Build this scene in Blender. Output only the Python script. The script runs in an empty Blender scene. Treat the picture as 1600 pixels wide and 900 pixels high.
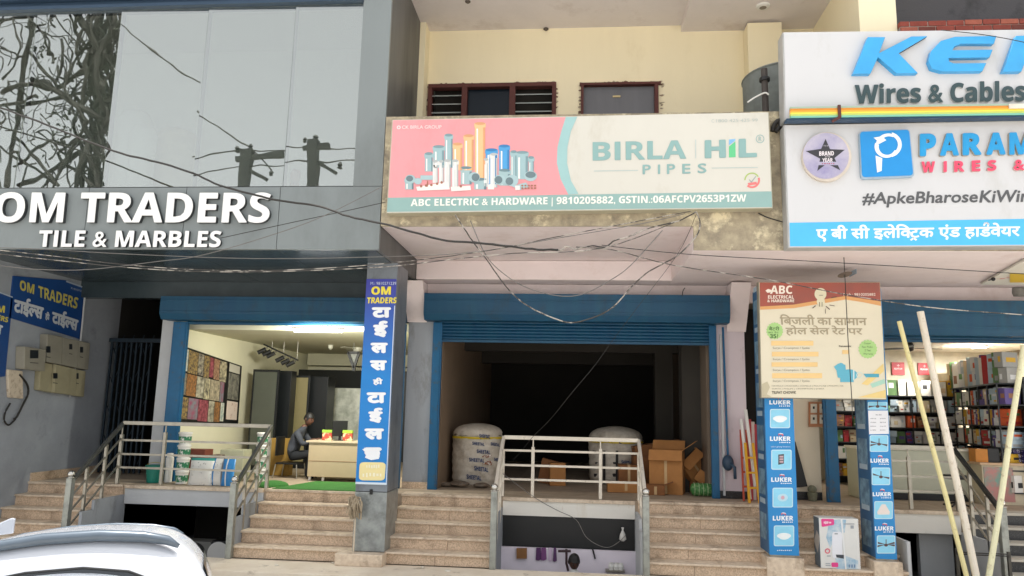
import bpy, bmesh, math, random
from mathutils import Vector, Matrix
S = bpy.context.scene
COL = S.collection
R = math.radians
rnd = random.Random(7)

# ---------------------------------------------------------------- camera
FPX = 1155.0
pi_, ya, ro = R(9.3), R(5.2), R(1.24)
CAM = Vector((0, -10.75, 2.2))
fwd = Vector((-math.sin(ya)*math.cos(pi_), math.cos(ya)*math.cos(pi_), math.sin(pi_)))
r0 = Vector((math.cos(ya), math.sin(ya), 0)); u0 = r0.cross(fwd)
AX = math.cos(ro)*r0 + math.sin(ro)*u0
BX = math.cos(ro)*u0 - math.sin(ro)*r0
cd = bpy.data.cameras.new('camera'); cam = bpy.data.objects.new('camera', cd); COL.objects.link(cam)
cd.sensor_width = 36; cd.lens = 36*FPX/1600; cd.clip_end = 3000; cd.clip_start = 0.05
M = Matrix((AX, BX, -fwd)).transposed().to_4x4(); M.translation = CAM
cam.matrix_world = M; S.camera = cam

# ---------------------------------------------------------------- light
SUN_EL, SUN_AZ = R(80), R(14)   # sun behind the shops: the fronts lie in open shade, the street beyond is lit
w = bpy.data.worlds.new('World'); S.world = w; w.use_nodes = True
nt = w.node_tree; bg = nt.nodes['Background']
sky = nt.nodes.new('ShaderNodeTexSky'); sky.sky_type = 'NISHITA'; sky.sun_disc = False
sky.sun_elevation = SUN_EL; sky.sun_rotation = SUN_AZ; sky.dust_density = 4; sky.air_density = 1.0; sky.ozone_density = 1
hs = nt.nodes.new('ShaderNodeHueSaturation'); hs.inputs['Saturation'].default_value = 0.16
nt.links.new(sky.outputs[0], hs.inputs['Color']); nt.links.new(hs.outputs[0], bg.inputs[0])
bg.inputs[1].default_value = 0.145
sd = bpy.data.lights.new('sun', 'SUN'); sd.energy = 2.9; sd.angle = R(.6); sd.color = (1, .95, .88)
so = bpy.data.objects.new('sun', sd); COL.objects.link(so)
sv = Vector((math.sin(SUN_AZ)*math.cos(SUN_EL), math.cos(SUN_AZ)*math.cos(SUN_EL), math.sin(SUN_EL)))
so.rotation_euler = sv.to_track_quat('Z', 'Y').to_euler(); so.location = (0, -30, 40)
S.view_settings.view_transform = 'Standard'; S.view_settings.look = 'None'
S.view_settings.exposure = 1.27; S.view_settings.gamma = 1; S.view_settings.use_curve_mapping = False

# ---------------------------------------------------------------- helpers
def ray(px, py): return fwd + AX*((px-800)/FPX) - BX*((py-450)/FPX)
def W(px, py, X=None, Y=None, Z=None):
    d = ray(px, py)
    for i, v in enumerate((X, Y, Z)):
        if v is not None: return CAM + d*((v-CAM[i])/d[i])
def plane(P, n):
    P = Vector(P); n = Vector(n).normalized()
    def f(px, py, off=0.0):
        d = ray(px, py); return CAM + d*(((P+n*off)-CAM).dot(n)/d.dot(n))
    f.n = n
    return f
def PY(Y): return plane((0, Y, 0), (0, -1, 0))
def PXp(X, s=1): return plane((X, 0, 0), (s, 0, 0))
def C(h):
    h = h.lstrip('#'); o = []
    for i in (0, 2, 4):
        c = int(h[i:i+2], 16)/255; o.append(c/12.92 if c <= .04045 else ((c+.055)/1.055)**2.4)
    return tuple(o)
MATS = {}
def mat(name, col, rough=.6, metal=0., var=.12, scale=6., bump=0., bscale=40., col2=None, thr=None, spec=.5, streak=False, coat=0., emit=0., grad=None, dirt=None):
    """procedural surface: base colour with noise variation, optional second colour in patches, optional streaks and bump"""
    if name in MATS: return MATS[name]
    if isinstance(col, str): col = C(col)
    if isinstance(col2, str): col2 = C(col2)
    m = bpy.data.materials.new(name); m.use_nodes = True; t = m.node_tree; b = t.nodes['Principled BSDF']
    L = t.links.new
    b.inputs['Roughness'].default_value = rough; b.inputs['Metallic'].default_value = metal
    b.inputs['Specular IOR Level'].default_value = spec
    if coat: b.inputs['Coat Weight'].default_value = coat; b.inputs['Coat Roughness'].default_value = .08
    tc = t.nodes.new('ShaderNodeTexCoord'); src = tc.outputs['Object']
    if streak:
        mp = t.nodes.new('ShaderNodeMapping'); mp.inputs['Scale'].default_value = (1, 1, .12); L(src, mp.inputs[0]); src2 = mp.outputs[0]
    else: src2 = src
    n = t.nodes.new('ShaderNodeTexNoise'); n.inputs['Scale'].default_value = scale; n.inputs['Detail'].default_value = 8; n.inputs['Roughness'].default_value = .65
    L(src2, n.inputs['Vector'])
    rp = t.nodes.new('ShaderNodeValToRGB'); L(n.outputs[0], rp.inputs[0])
    a, z = rp.color_ramp.elements
    if col2 is None:
        a.position, z.position = .3, .7
        a.color = (*[c*(1-var) for c in col], 1); z.color = (*[min(1, c*(1+var)) for c in col], 1)
    else:
        a.position, z.position = thr or (.45, .62); a.color = (*col, 1); z.color = (*col2, 1)
    out = rp.outputs[0]
    if grad:   # printed gradient along local z: (z0, z1, colour at z1)
        g = t.nodes.new('ShaderNodeSeparateXYZ'); L(src, g.inputs[0])
        mr = t.nodes.new('ShaderNodeMapRange'); mr.inputs[1].default_value = grad[0]; mr.inputs[2].default_value = grad[1]; L(g.outputs[2], mr.inputs[0])
        mx = t.nodes.new('ShaderNodeMixRGB'); L(mr.outputs[0], mx.inputs[0]); L(out, mx.inputs[1]); mx.inputs[2].default_value = (*C(grad[2]), 1)
        out = mx.outputs[0]
    if dirt:   # (colour, scale, low, high): stains, rust or dust with a shape of their own
        nd = t.nodes.new('ShaderNodeTexNoise'); nd.inputs['Scale'].default_value = dirt[1]; nd.inputs['Detail'].default_value = 10; nd.inputs['Roughness'].default_value = .72
        md = t.nodes.new('ShaderNodeMapping'); md.inputs['Location'].default_value = (3.1, 7.7, 1.3); md.inputs['Scale'].default_value = (1, 1, .45 if streak else 1); L(src, md.inputs[0]); L(md.outputs[0], nd.inputs['Vector'])
        mr2 = t.nodes.new('ShaderNodeMapRange'); mr2.inputs[1].default_value = dirt[2]; mr2.inputs[2].default_value = dirt[3]; L(nd.outputs[0], mr2.inputs[0])
        mx2 = t.nodes.new('ShaderNodeMixRGB'); L(mr2.outputs[0], mx2.inputs[0]); L(out, mx2.inputs[1]); mx2.inputs[2].default_value = (*C(dirt[0]), 1); out = mx2.outputs[0]
    L(out, b.inputs['Base Color'])
    if emit: L(out, b.inputs['Emission Color']); b.inputs['Emission Strength'].default_value = emit
    if bump:
        n2 = t.nodes.new('ShaderNodeTexNoise'); n2.inputs['Scale'].default_value = bscale; n2.inputs['Detail'].default_value = 6; L(src, n2.inputs['Vector'])
        bp = t.nodes.new('ShaderNodeBump'); bp.inputs['Strength'].default_value = bump; bp.inputs['Distance'].default_value = .01
        L(n2.outputs[0], bp.inputs['Height']); L(bp.outputs[0], b.inputs['Normal'])
    MATS[name] = m
    return m
def pr(col, rough=.5, name=None, var=.04):  # printed / plain colour
    return mat(name or 'print_' + col.strip('#'), col, rough, var=var, scale=3)

ORG = {}
class MB:
    def __init__(s): s.v = []; s.f = []; s.m = []; s.mi = 0
    def add(s, vs, fs):
        k = len(s.v); s.v += [Vector(v) for v in vs]; s.f += [tuple(i+k for i in f) for f in fs]; s.m += [s.mi]*len(fs); return s
    def box(s, x0, x1, y0, y1, z0, z1, T=None):
        vs = [Vector((x, y, z)) for z in (z0, z1) for y in (y0, y1) for x in (x0, x1)]
        if T: vs = [T @ v for v in vs]
        return s.add(vs, [(0, 2, 3, 1), (4, 5, 7, 6), (0, 1, 5, 4), (2, 6, 7, 3), (0, 4, 6, 2), (1, 3, 7, 5)])
    def poly(s, pts): return s.add(pts, [tuple(range(len(pts)))])
    def prism(s, pts, d):
        d = Vector(d); n = len(pts); pts = [Vector(p) for p in pts]
        return s.add(pts + [p+d for p in pts], [tuple(range(n)), tuple(range(2*n-1, n-1, -1))] + [(i, i+n, (i+1) % n+n, (i+1) % n) for i in range(n)])
    def tube(s, pts, r, n=8, cap=True):
        pts = [Vector(p) for p in pts]; k = len(s.v); N = len(pts); prev = None
        for i, p in enumerate(pts):
            t = (pts[min(i+1, N-1)] - pts[max(i-1, 0)]).normalized()
            a = Vector((0, 0, 1)) if abs(t.z) < .95 else Vector((1, 0, 0))
            x = t.cross(a).normalized()
            if prev is not None and x.dot(prev) < 0: x = -x
            prev = x; y = t.cross(x).normalized(); rr = r[i] if isinstance(r, (list, tuple)) else r
            for j in range(n):
                q = 2*math.pi*j/n; s.v.append(p + x*math.cos(q)*rr + y*math.sin(q)*rr)
        fs = [(k+i*n+j, k+i*n+(j+1) % n, k+(i+1)*n+(j+1) % n, k+(i+1)*n+j) for i in range(N-1) for j in range(n)]
        if cap: fs += [tuple(k+j for j in reversed(range(n))), tuple(k+(N-1)*n+j for j in range(n))]
        s.f += fs; s.m += [s.mi]*len(fs); return s
    def sq(s, a, b, w, h=None):     # square bar between two points
        a = Vector(a); b = Vector(b); t = (b-a).normalized(); h = h or w
        u = Vector((0, 0, 1)) if abs(t.z) < .9 else Vector((0, 1, 0))
        x = t.cross(u).normalized()*w/2; y = x.cross(t).normalized()*h/2
        return s.prism([a-x-y, a+x-y, a+x+y, a-x+y], b-a)
    def lathe(s, c, prof, n=24, T=None, closed=True):
        c = Vector(c); k = len(s.v); N = len(prof)
        for (r, z) in prof:
            for j in range(n):
                q = 2*math.pi*j/n; p = Vector((r*math.cos(q), r*math.sin(q), z)); s.v.append(c + (T @ p if T else p))
        fs = [(k+i*n+j, k+i*n+(j+1) % n, k+(i+1)*n+(j+1) % n, k+(i+1)*n+j) for i in range(N-1) for j in range(n)]
        if closed: fs += [tuple(k+j for j in reversed(range(n))), tuple(k+(N-1)*n+j for j in range(n))]
        s.f += fs; s.m += [s.mi]*len(fs); return s
    def ball(s, c, r, n=14, sc=(1, 1, 1)):
        return s.lathe(c, [(max(1e-4, r*math.sin(math.pi*i/n))*sc[0], -r*math.cos(math.pi*i/n)*sc[2]) for i in range(n+1)], n*2)
    def build(s, name, m, parent=None, smooth=False, bevel=0, org=None, lab=None):
        o_ = Vector(org) if org is not None else (ORG[parent] if parent else Vector((0, 0, 0)))
        me = bpy.data.meshes.new(name); me.from_pydata([v-o_ for v in s.v], [], s.f)
        for x in (m if isinstance(m, (list, tuple)) else [m]): me.materials.append(x)
        for p, i in zip(me.polygons, s.m): p.material_index = i
        bm = bmesh.new(); bm.from_mesh(me); bmesh.ops.recalc_face_normals(bm, faces=bm.faces)
        if bevel:
            es = [e for e in bm.edges if len(e.link_faces) == 2 and e.calc_face_angle(0) > .6]
            bmesh.ops.bevel(bm, geom=es, offset=bevel, segments=2, affect='EDGES', profile=.6, clamp_overlap=True)
        bm.to_mesh(me); bm.free()
        if smooth: me.shade_smooth() if hasattr(me, 'shade_smooth') else None
        o = bpy.data.objects.new(name, me); COL.objects.link(o)
        if parent: o.parent = parent; ORG[o] = ORG[parent]
        else: o.location = o_; ORG[o] = o_
        if lab: o['label'] = lab
        return o
def tag(o, label=None, cat=None, group=None, kind=None):
    if label: o['label'] = label
    if cat: o['category'] = cat
    if group: o['group'] = group
    if kind: o['kind'] = kind
    return o
def thing(name, label, cat, loc, group=None):
    o = bpy.data.objects.new(name, None); COL.objects.link(o); o.empty_display_size = .1
    o.location = loc; ORG[o] = Vector(loc); return tag(o, label, cat, group)
def solo(name, mb, m, label, cat, group=None, kind=None, **k):
    xs = [v.x for v in mb.v]; ys = [v.y for v in mb.v]; zs = [v.z for v in mb.v]
    o = mb.build(name, m, None, org=((min(xs)+max(xs))/2, (min(ys)+max(ys))/2, min(zs)), **k)
    return tag(o, label, cat, group, kind)
def dup(root, loc, label=None, group=None, rotz=None):
    r = root.copy(); COL.objects.link(r); r.location = loc
    if rotz is not None: r.rotation_euler = (0, 0, rotz)
    if label: r['label'] = label
    if group: r['group'] = group
    for ch in list(root.children):
        c = ch.copy(); COL.objects.link(c); c.parent = r
        for g in ch.children:
            d = g.copy(); COL.objects.link(d); d.parent = c
    return r
# ---- lettering
GL = {}
def glyph(s):
    if s in GL: return GL[s]
    c = bpy.data.curves.new('lettering', 'FONT'); c.body = s; c.resolution_u = 3; c.fill_mode = 'FRONT'
    o = bpy.data.objects.new('lettering', c); COL.objects.link(o)
    dg = bpy.context.evaluated_depsgraph_get(); e = o.evaluated_get(dg); me = e.to_mesh()
    vs = [(v.co.x, v.co.y) for v in me.vertices]; fs = [tuple(p.vertices) for p in me.polygons]
    e.to_mesh_clear(); bpy.data.objects.remove(o); bpy.data.curves.remove(c)
    GL[s] = (vs, fs); return GL[s]
def merge(parts):       # [(glyph, dx)] -> one glyph
    V, Fc = [], []
    for (v, f), dx in parts:
        k = len(V); V += [(x+dx, y) for x, y in v]; Fc += [tuple(i+k for i in q) for q in f]
    return V, Fc
def cutx(g, x1=None, y0=None):   # keep what lies left of x1
    bm = bmesh.new(); vs = [bm.verts.new((x, y, 0)) for x, y in g[0]]
    for f in g[1]:
        try: bm.faces.new([vs[i] for i in f])
        except ValueError: pass
    if x1 is not None: bmesh.ops.bisect_plane(bm, geom=bm.verts[:]+bm.edges[:]+bm.faces[:], plane_co=(x1, 0, 0), plane_no=(1, 0, 0), clear_outer=True)
    bm.verts.index_update(); out = ([(v.co.x, v.co.y) for v in bm.verts], [tuple(v.index for v in f.verts) for f in bm.faces]); bm.free(); return out
def wid(g): return max(x for x, y in g[0])
def stroke(pts, r):
    V, Fc = [], []
    for (a, b) in zip(pts, pts[1:]):
        a = Vector(a); b = Vector(b); t = (b-a).normalized(); n = Vector((-t.y, t.x))*r; k = len(V)
        V += [tuple(p) for p in (a-t*r-n, b+t*r-n, b+t*r+n, a-t*r+n)]; Fc.append((k, k+1, k+2, k+3))
    return V, Fc
def adv(s): return wid(glyph(s+'क'))-wid(glyph('क'))
def heavy(s):
    """bold sans letters; a plain bar for the capital I"""
    out = []
    for c in s:
        if 'A' <= c <= 'Z': c = chr(0x1D5D4+ord(c)-65)
        elif 'a' <= c <= 'z': c = chr(0x1D5EE+ord(c)-97)
        elif '0' <= c <= '9': c = chr(0x1D7EC+ord(c)-48)
        out.append(c)
    s2 = ''.join(out); I_ = chr(0x1D5D4+8)
    if I_ not in s2: return glyph(s2)
    top = max(y for x, y in glyph(chr(0x1D5D4+7))[0]); parts = []; x = 0
    for i, w_ in enumerate(s2.split(I_)):
        if i: parts.append((([(.09, 0), (.245, 0), (.245, top), (.09, top)], [(0, 1, 2, 3)]), x)); x += .335
        if w_: parts.append((glyph(w_), x)); x += adv(w_)
    return merge(parts)
def deva(seq):
    parts = []; x = 0
    for it in seq:
        if isinstance(it, tuple):
            if it[0] == 'half': g = cutx(glyph(it[1]), wid(glyph(it[1]))*it[2]); parts.append((g, x)); x += wid(g)-.01
            elif it[0] == 'rakar': parts.append((stroke([(-.42, -.16), (-.3, -.06), (-.18, -.16)], .03), x))
            elif it[0] == 'reph': parts.append((stroke([(-.34, .78), (-.3, .9), (-.18, .92), (-.12, .82), (-.14, .72)], .03), x))
            elif it[0] == 'sp': x += it[1]
        else: g = glyph(it); parts.append((g, x)); x += adv(it)-.004
    return merge(parts)
def txt(mb, g, quad, surf, off=.004, thick=0., bold=0., shear=0., steps=8):
    """lay glyph outlines on a surface: quad = photo pixels TL, TR, BR, BL of their box"""
    if isinstance(g, str):
        if bold >= .03 and all(ord(c) < 128 for c in g): g = heavy(g); bold = max(.01, bold-.034)
        else: g = glyph(g)
    vs, fs = g
    if not vs: return
    vs = [(x+shear*y, y) for x, y in vs]
    x0 = min(v[0] for v in vs)-bold; x1 = max(v[0] for v in vs)+bold; y0 = min(v[1] for v in vs)-bold; y1 = max(v[1] for v in vs)+bold
    (ax, ay), (bx, by), (cx, cy), (dx, dy) = quad
    shifts = [(0, 0)] + ([(bold*math.cos(2*math.pi*i/steps), bold*math.sin(2*math.pi*i/steps)) for i in range(steps)] if bold else [])
    ec = {}
    for f in fs:
        for i in range(len(f)):
            e = (f[i], f[(i+1) % len(f)]); ec[tuple(sorted(e))] = ec.get(tuple(sorted(e)), 0)+1
    bd = [e for e, c in ec.items() if c == 1]
    for si, (sx, sy) in enumerate(shifts):
        def pos(v, o):
            u = (v[0]+sx-x0)/(x1-x0); t = (v[1]+sy-y0)/(y1-y0)
            px = (ax*(1-u)+bx*u)*t + (dx*(1-u)+cx*u)*(1-t); py = (ay*(1-u)+by*u)*t + (dy*(1-u)+cy*u)*(1-t)
            return surf(px, py, o)
        ft = off+thick-si*.0004
        front = [pos(v, ft) for v in vs]; n = len(vs)
        if thick:
            # keep sides parallel to the plane normal, so that letters are true to depth
            nn = surf.n; back = [p - nn*(thick+off*.5) for p in front]
            mb.add(front+back, list(fs) + [(a, b, b+n, a+n) for a, b in bd])
        else: mb.add(front, list(fs))
def R4(x0, y0, x1, y1): return [(x0, y0), (x1, y0), (x1, y1), (x0, y1)]
def flat(mb, pts, surf, off=.003):
    return mb.poly([surf(x, y, off) for x, y in pts])
def slab(mb, pts, surf, off, th):
    a = [surf(x, y, off+th) for x, y in pts]; return mb.prism(a, -surf.n*(th+off))
def ell(cx, cy, rx, ry=None, n=28, a0=0, a1=360):
    ry = ry or rx; return [(cx+rx*math.cos(R(a0+(a1-a0)*i/n)), cy+ry*math.sin(R(a0+(a1-a0)*i/n))) for i in range(n + (0 if a1-a0 >= 360 else 1))]
def smoothpts(pts, n=4):
    P = [Vector(p) for p in pts]; out = []
    for i in range(len(P)-1):
        a = P[max(i-1, 0)]; b = P[i]; c = P[i+1]; d = P[min(i+2, len(P)-1)]
        for j in range(n):
            t = j/n; out.append(.5*((2*b)+(c-a)*t+(2*a-5*b+4*c-d)*t*t+(3*b-a-3*c+d)*t**3))
    return out+[P[-1]]
def skin(name, joints, edges, m, parent, sub=2, root=0, mats=(), pick=None):
    me = bpy.data.meshes.new(name); me.from_pydata([Vector(j[0])-ORG[parent] for j in joints], edges, [])
    o = bpy.data.objects.new(name, me); COL.objects.link(o)
    o.modifiers.new('s', 'SKIN'); o.modifiers.new('d', 'SUBSURF').levels = sub; o.modifiers['d'].render_levels = sub
    for i, d in enumerate(me.skin_vertices[0].data):
        r = joints[i][1]; d.radius = r if isinstance(r, tuple) else (r, r); d.use_root = (i == root)
    dg = bpy.context.evaluated_depsgraph_get(); e = o.evaluated_get(dg); me2 = bpy.data.meshes.new_from_object(e)
    bpy.data.objects.remove(o); me2.materials.clear(); me2.materials.append(m)
    for x_ in mats: me2.materials.append(x_)
    if pick:
        for p in me2.polygons: p.material_index = pick(p.center+ORG[parent])
    me2.shade_smooth(); me2.name = name
    o2 = bpy.data.objects.new(name, me2); COL.objects.link(o2); o2.parent = parent; ORG[o2] = ORG[parent]; return o2

# ---------------------------------------------------------------- materials
M_ = dict(
 acp=mat('grey cladding', '#7f8686', .36, .0, var=.03, scale=1.2, spec=.5, dirt=('#6a6f6e', 1.1, .5, .85), streak=True),
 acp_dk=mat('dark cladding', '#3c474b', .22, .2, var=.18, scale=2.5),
 frame_dk=mat('dark frame', '#34485c', .35, .3, var=.06),
 cream=mat('cream paint', '#f4e8c6', .8, var=.03, scale=1.6, bump=.15, bscale=12, streak=True, dirt=('#d8c79c', 1.6, .58, 1.1)),
 ceil=mat('pinkish ceiling paint', '#e3dbd8', .85, var=.04, scale=2, dirt=('#bfb0a8', 1.2, .55, .85), bump=.1, bscale=10),
 pink=mat('pale pink paint', '#e6d8d6', .8, var=.04, scale=1.8, dirt=('#c9b3aa', 1.4, .52, .85), bump=.12, bscale=14),
 pinkwall=mat('pale pink wall paint', '#d8cbd0', .8, var=.05, scale=2.5, bump=.1, streak=True, dirt=('#a08d8a', 3, .58, .78)),
 cement=mat('stained cement', '#b3a68c', .9, col2='#7d7466', thr=(.38, .7), scale=5, bump=.6, bscale=18, dirt=('#dccfae', 4.2, .52, .66)),
 greywall=mat('grey wall paint', '#969a9f', .8, var=.1, scale=1.5, bump=.2, bscale=20, streak=True, dirt=('#6e6c66', 2.2, .52, .75)),
 greywall2=mat('blue grey plaster', '#989da3', .85, var=.14, scale=1.1, bump=.3, bscale=16, dirt=('#66686a', 1.5, .56, .85)),
 blue=mat('blue shutter paint', '#085a84', .45, var=.1, scale=5, bump=.08, dirt=('#4c4a44', 5, .56, .7)),
 bluedk=mat('dusty blue shutter', '#064566', .5, col2='#15536c', thr=(.4, .8), scale=4, streak=True, dirt=('#1d3d52', 3.5, .55, .72), bump=.06),
 granite=mat('beige speckled granite', '#dbc2a6', .5, col2='#b39a80', thr=(.42, .62), scale=55, bump=.08, bscale=80, dirt=('#6d5742', 2.6, .5, .74)),
 granite_top=mat('dusty granite tread', '#e0cfb8', .55, col2='#c4af97', thr=(.35, .7), scale=14, bump=.05, dirt=('#846c55', 3.1, .5, .72)),
 blackgran=mat('black granite', '#2c2d2e', .3, col2='#55585a', thr=(.5, .7), scale=60),
 pave=mat('dusty concrete', '#e8dcc8', .9, col2='#cfbfa7', thr=(.3, .75), scale=1.8, bump=.4, bscale=30, dirt=('#8f7f6b', 3.0, .58, .72)),
 road=mat('dusty road', (.42, .405, .38), .9, var=.2, scale=3, bump=.5, bscale=60),
 steel=mat('dull stainless steel', '#a7a296', .38, .75, var=.12, scale=9),
 steelworn=mat('scratched steel sheet', '#a3a8a6', .36, .5, col2='#7d8180', thr=(.4, .7), scale=5, dirt=('#5c5d55', 2.6, .55, .75)),
 white=mat('white paint', '#e4e2dc', .6, var=.03, scale=2),
 slabwhite=mat('stained white plaster', '#e6e2d8', .8, col2='#cdbfa8', thr=(.55, .85), scale=2.5, bump=.2, dirt=('#a8835a', 3.2, .62, .8), streak=True),
 slabgrey=mat('pale grey plaster', '#b9bbbc', .8, var=.06, scale=2.5, bump=.2),
 black=mat('black plastic', '#151617', .45, var=.1),
 dark=mat('deep room shade colour', '#2a2723', .9, var=.2, scale=1),  # shade of unlit depths put into this near-black colour
 darkcer=mat('dim room shade colour', '#3b3731', .9, var=.15, scale=1.5),  # ceiling, beams and pillars: dimness of the deep room painted as colour
 shopcream=mat('shop cream paint', '#ece8cc', .7, var=.03, scale=1.5),
 shopceil=mat('shop ceiling', '#c9c6ad', .8, var=.03),
 card=mat('brown cardboard', '#b07a45', .85, var=.1, scale=5, bump=.1),
 card2=mat('dark brown cardboard', '#8a5a34', .85, var=.12, scale=5, bump=.1),
 rust=mat('dark red frame paint', '#5a2f2a', .7, var=.15, scale=10, bump=.2),
 glassdk=mat('dark window glass', '#101a24', .3, var=.1, spec=.25),
 wire_b=mat('black cable', '#26231f', .6, var=.2, scale=20),
 wire_w=mat('pale twisted cable', '#a9a298', .6, col2='#3a3530', thr=(.44, .52), scale=5),
 wire_g=mat('grey cable', '#6b6763', .6, var=.15, scale=12),
 bluepr=mat('blue sign print', '#1b86c8', .4, var=.04, scale=4),
)
# ================================================================ STRUCTURE
# ground in one sheet: it runs to the horizon and leaves the sunken shops open
g = MB(); Zr = -.12
for x0, x1, y0, y1 in ((-400, 400, -400, -.8), (-400, 400, 9.55, 400), (-400, -11, -.8, 9.55), (9.1, 400, -.8, 9.55)):
    g.poly([(x0, y0, Zr), (x1, y0, Zr), (x1, y1, Zr), (x0, y1, Zr)])
tag(g.build('road', M_['road']), kind='structure')
g = MB(); g.box(-40, 40, -.8, -.02, -.3, 0)
tag(g.build('pavement', M_['pave'], bevel=.015), kind='structure')
# sunken basement yards
PITS = [(-7.3, -4.98), (-1.14, .88), (4.45, 5.6)]
g = MB()
for a, b in PITS: g.box(a, b, .0, 6, -1.7, -1.6)
tag(g.build('basement_floor', M_['pave']), kind='structure')
# landing and shop floor
g = MB()
for a, b in ((-9.1, -7.3), (-4.98, -1.14), (.88, 4.45), (5.6, 9)): g.box(a, b, 1.06, 9, -.3, .85)
for a, b in PITS: g.box(a, b, 1.06, 9, .62, .846)
tag(g.build('landing_floor', mat('dusty landing stone', '#b7a58f', .7, col2='#9c8a76', thr=(.3, .75), scale=5, bump=.05)), kind='structure')

# --- staircases
def stairs(label, x0, x1, m=None, mt=None, worn=None, x0b=None):
    t = thing('staircase', label, 'stairs', ((x0+x1)/2, .5, 0))
    for i in range(5):
        y0 = .262*i; z0 = .17*i; a = x0 if x0b is None else x0b+(x0-x0b)*i/4
        j = a+(x1-a)*rnd.uniform(.35, .65)
        for q0, q1 in ((a, j-.002), (j+.002, x1)):
            b = MB(); b.box(q0, q1, y0+.012+rnd.uniform(0, .003), 1.05 if i == 4 else 1.058, z0+.002, z0+.138 if i < 4 else .815); b.build('riser', m or M_['granite'], t, bevel=.002)
        j = a+(x1-a)*rnd.uniform(.3, .7)
        for q0, q1 in ((a-.006, j-.0015), (j+.0015, x1+.006)):
            b = MB(); dz = rnd.uniform(-.003, .002); b.box(q0, q1, y0-.018-rnd.uniform(0, .008), y0+.3 if i < 4 else 1.35, z0+.14 if i < 4 else .818, z0+.172+dz if i < 4 else .856+dz*.3); b.build('tread', mt or M_['granite_top'], t, bevel=.008)
    return t
stairs('beige granite steps up to the lit tile shop, left of the blue banner pillar', -4.95, -3.1)
stairs('worn beige granite steps right of the steel pillar, up to the dark shop', -2.74, -1.19)
stairs('beige granite steps with stained risers right of the middle railing', .93, 2.62)
stairs('beige granite steps by the left wall, partly behind the white car', -9.1, -7.35)
stairs('narrow granite steps between the two blue advertising columns', 2.62, 4.4)
stairs('black granite steps with pale nosings at the far right', 5.65, 7.8, M_['blackgran'], mat('pale nosing stone', '#bdb6a8', .5, var=.08))

# ================================================================ MIDDLE SHOP BUILDING
bm_ = thing('shop_building', 'cream and pink two storey shop building with open dark shop in the middle', 'building', (0, 1.8, 0))
def part(name, m, parent, *boxes, bevel=0, lab=None):
    if name in ('room_pillar', 'upper_column', 'room_beam', 'pit_wall', 'canopy', 'passage_wall', 'top_frame'):
        for q in boxes: b = MB(); b.box(*q); o = b.build(name, m, parent, bevel=bevel, lab=lab)
        return o
    b = MB()
    for q in boxes: b.box(*q)
    return b.build(name, m, parent, bevel=bevel, lab=lab)
zs = 4.33
# canopy: low soffit on the right, raised recess in the middle
part('canopy', M_['pink'], bm_, (-2.73, 1.52, -.95, 1.42, 4.66, 4.9), (-2.73, 1.52, 1.34, 1.8, zs, 4.655), (1.52, 9, -.95, 1.8, zs, 4.9), bevel=.01)
part('canopy_fascia', M_['cement'], bm_, (-2.73, 1.52, -1.0, -.953, 4.66, 6.25), (1.522, 9, -1.0, -.953, 4.335, 6.25))
part('balcony_floor', M_['cement'], bm_, (-2.73, 9, -.95, 1.1, 4.91, 5.1))
# wall above the shutters, walls beside the opening
part('wall', M_['pink'], bm_, (-2.95, 9, 1.8, 1.95, 4.05, zs-.002), (-2.73, 9, 1.43, 1.8, 4.66, 4.88))
part('wall', M_['greywall'], bm_, (-2.93, -2.485, 1.83, 1.98, .85, 4.05), lab='grey wall strip beside the blue pillar')
part('wall', M_['pinkwall'], bm_, (2.3, 2.76, 1.83, 1.98, .97, 4.05), lab='pale pink wall strip right of the dark shop')
part('skirting', M_['granite'], bm_, (-2.93, -2.485, 1.81, 1.829, .852, .96))
part('skirting', M_['blackgran'], bm_, (2.3, 2.76, 1.81, 1.829, .852, .968))
# sloping haunch of plaster by both ends of the shutter box
for x0, x1, zz in ((-2.95, -2.61, 3.65), (2.47, 2.78, 3.55)):
    b = MB(); b.prism([(x0, 1.8, 4.3), (x0, 1.8, zz), (x0, 1.3, 4.3)], (x1-x0, 0, 0)); b.build('haunch', M_['pink'], bm_)
# dark shop room
X0, X1 = -2.36, 2.17
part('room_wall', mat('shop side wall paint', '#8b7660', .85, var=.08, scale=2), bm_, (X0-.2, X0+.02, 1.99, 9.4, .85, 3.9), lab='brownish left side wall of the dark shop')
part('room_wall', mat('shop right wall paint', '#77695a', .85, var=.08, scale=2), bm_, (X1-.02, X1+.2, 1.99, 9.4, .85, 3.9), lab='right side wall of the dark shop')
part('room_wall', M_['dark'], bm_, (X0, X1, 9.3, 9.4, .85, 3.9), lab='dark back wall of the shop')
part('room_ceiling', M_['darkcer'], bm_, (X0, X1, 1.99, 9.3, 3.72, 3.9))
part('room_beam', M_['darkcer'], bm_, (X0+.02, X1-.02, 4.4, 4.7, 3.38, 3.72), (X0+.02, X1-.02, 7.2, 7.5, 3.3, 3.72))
part('room_pillar', M_['darkcer'], bm_, (1.55, 1.9, 4.4, 4.75, .85, 3.38), (X1-.34, X1-.02, 2.6, 3.0, .85, 3.5))
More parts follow.
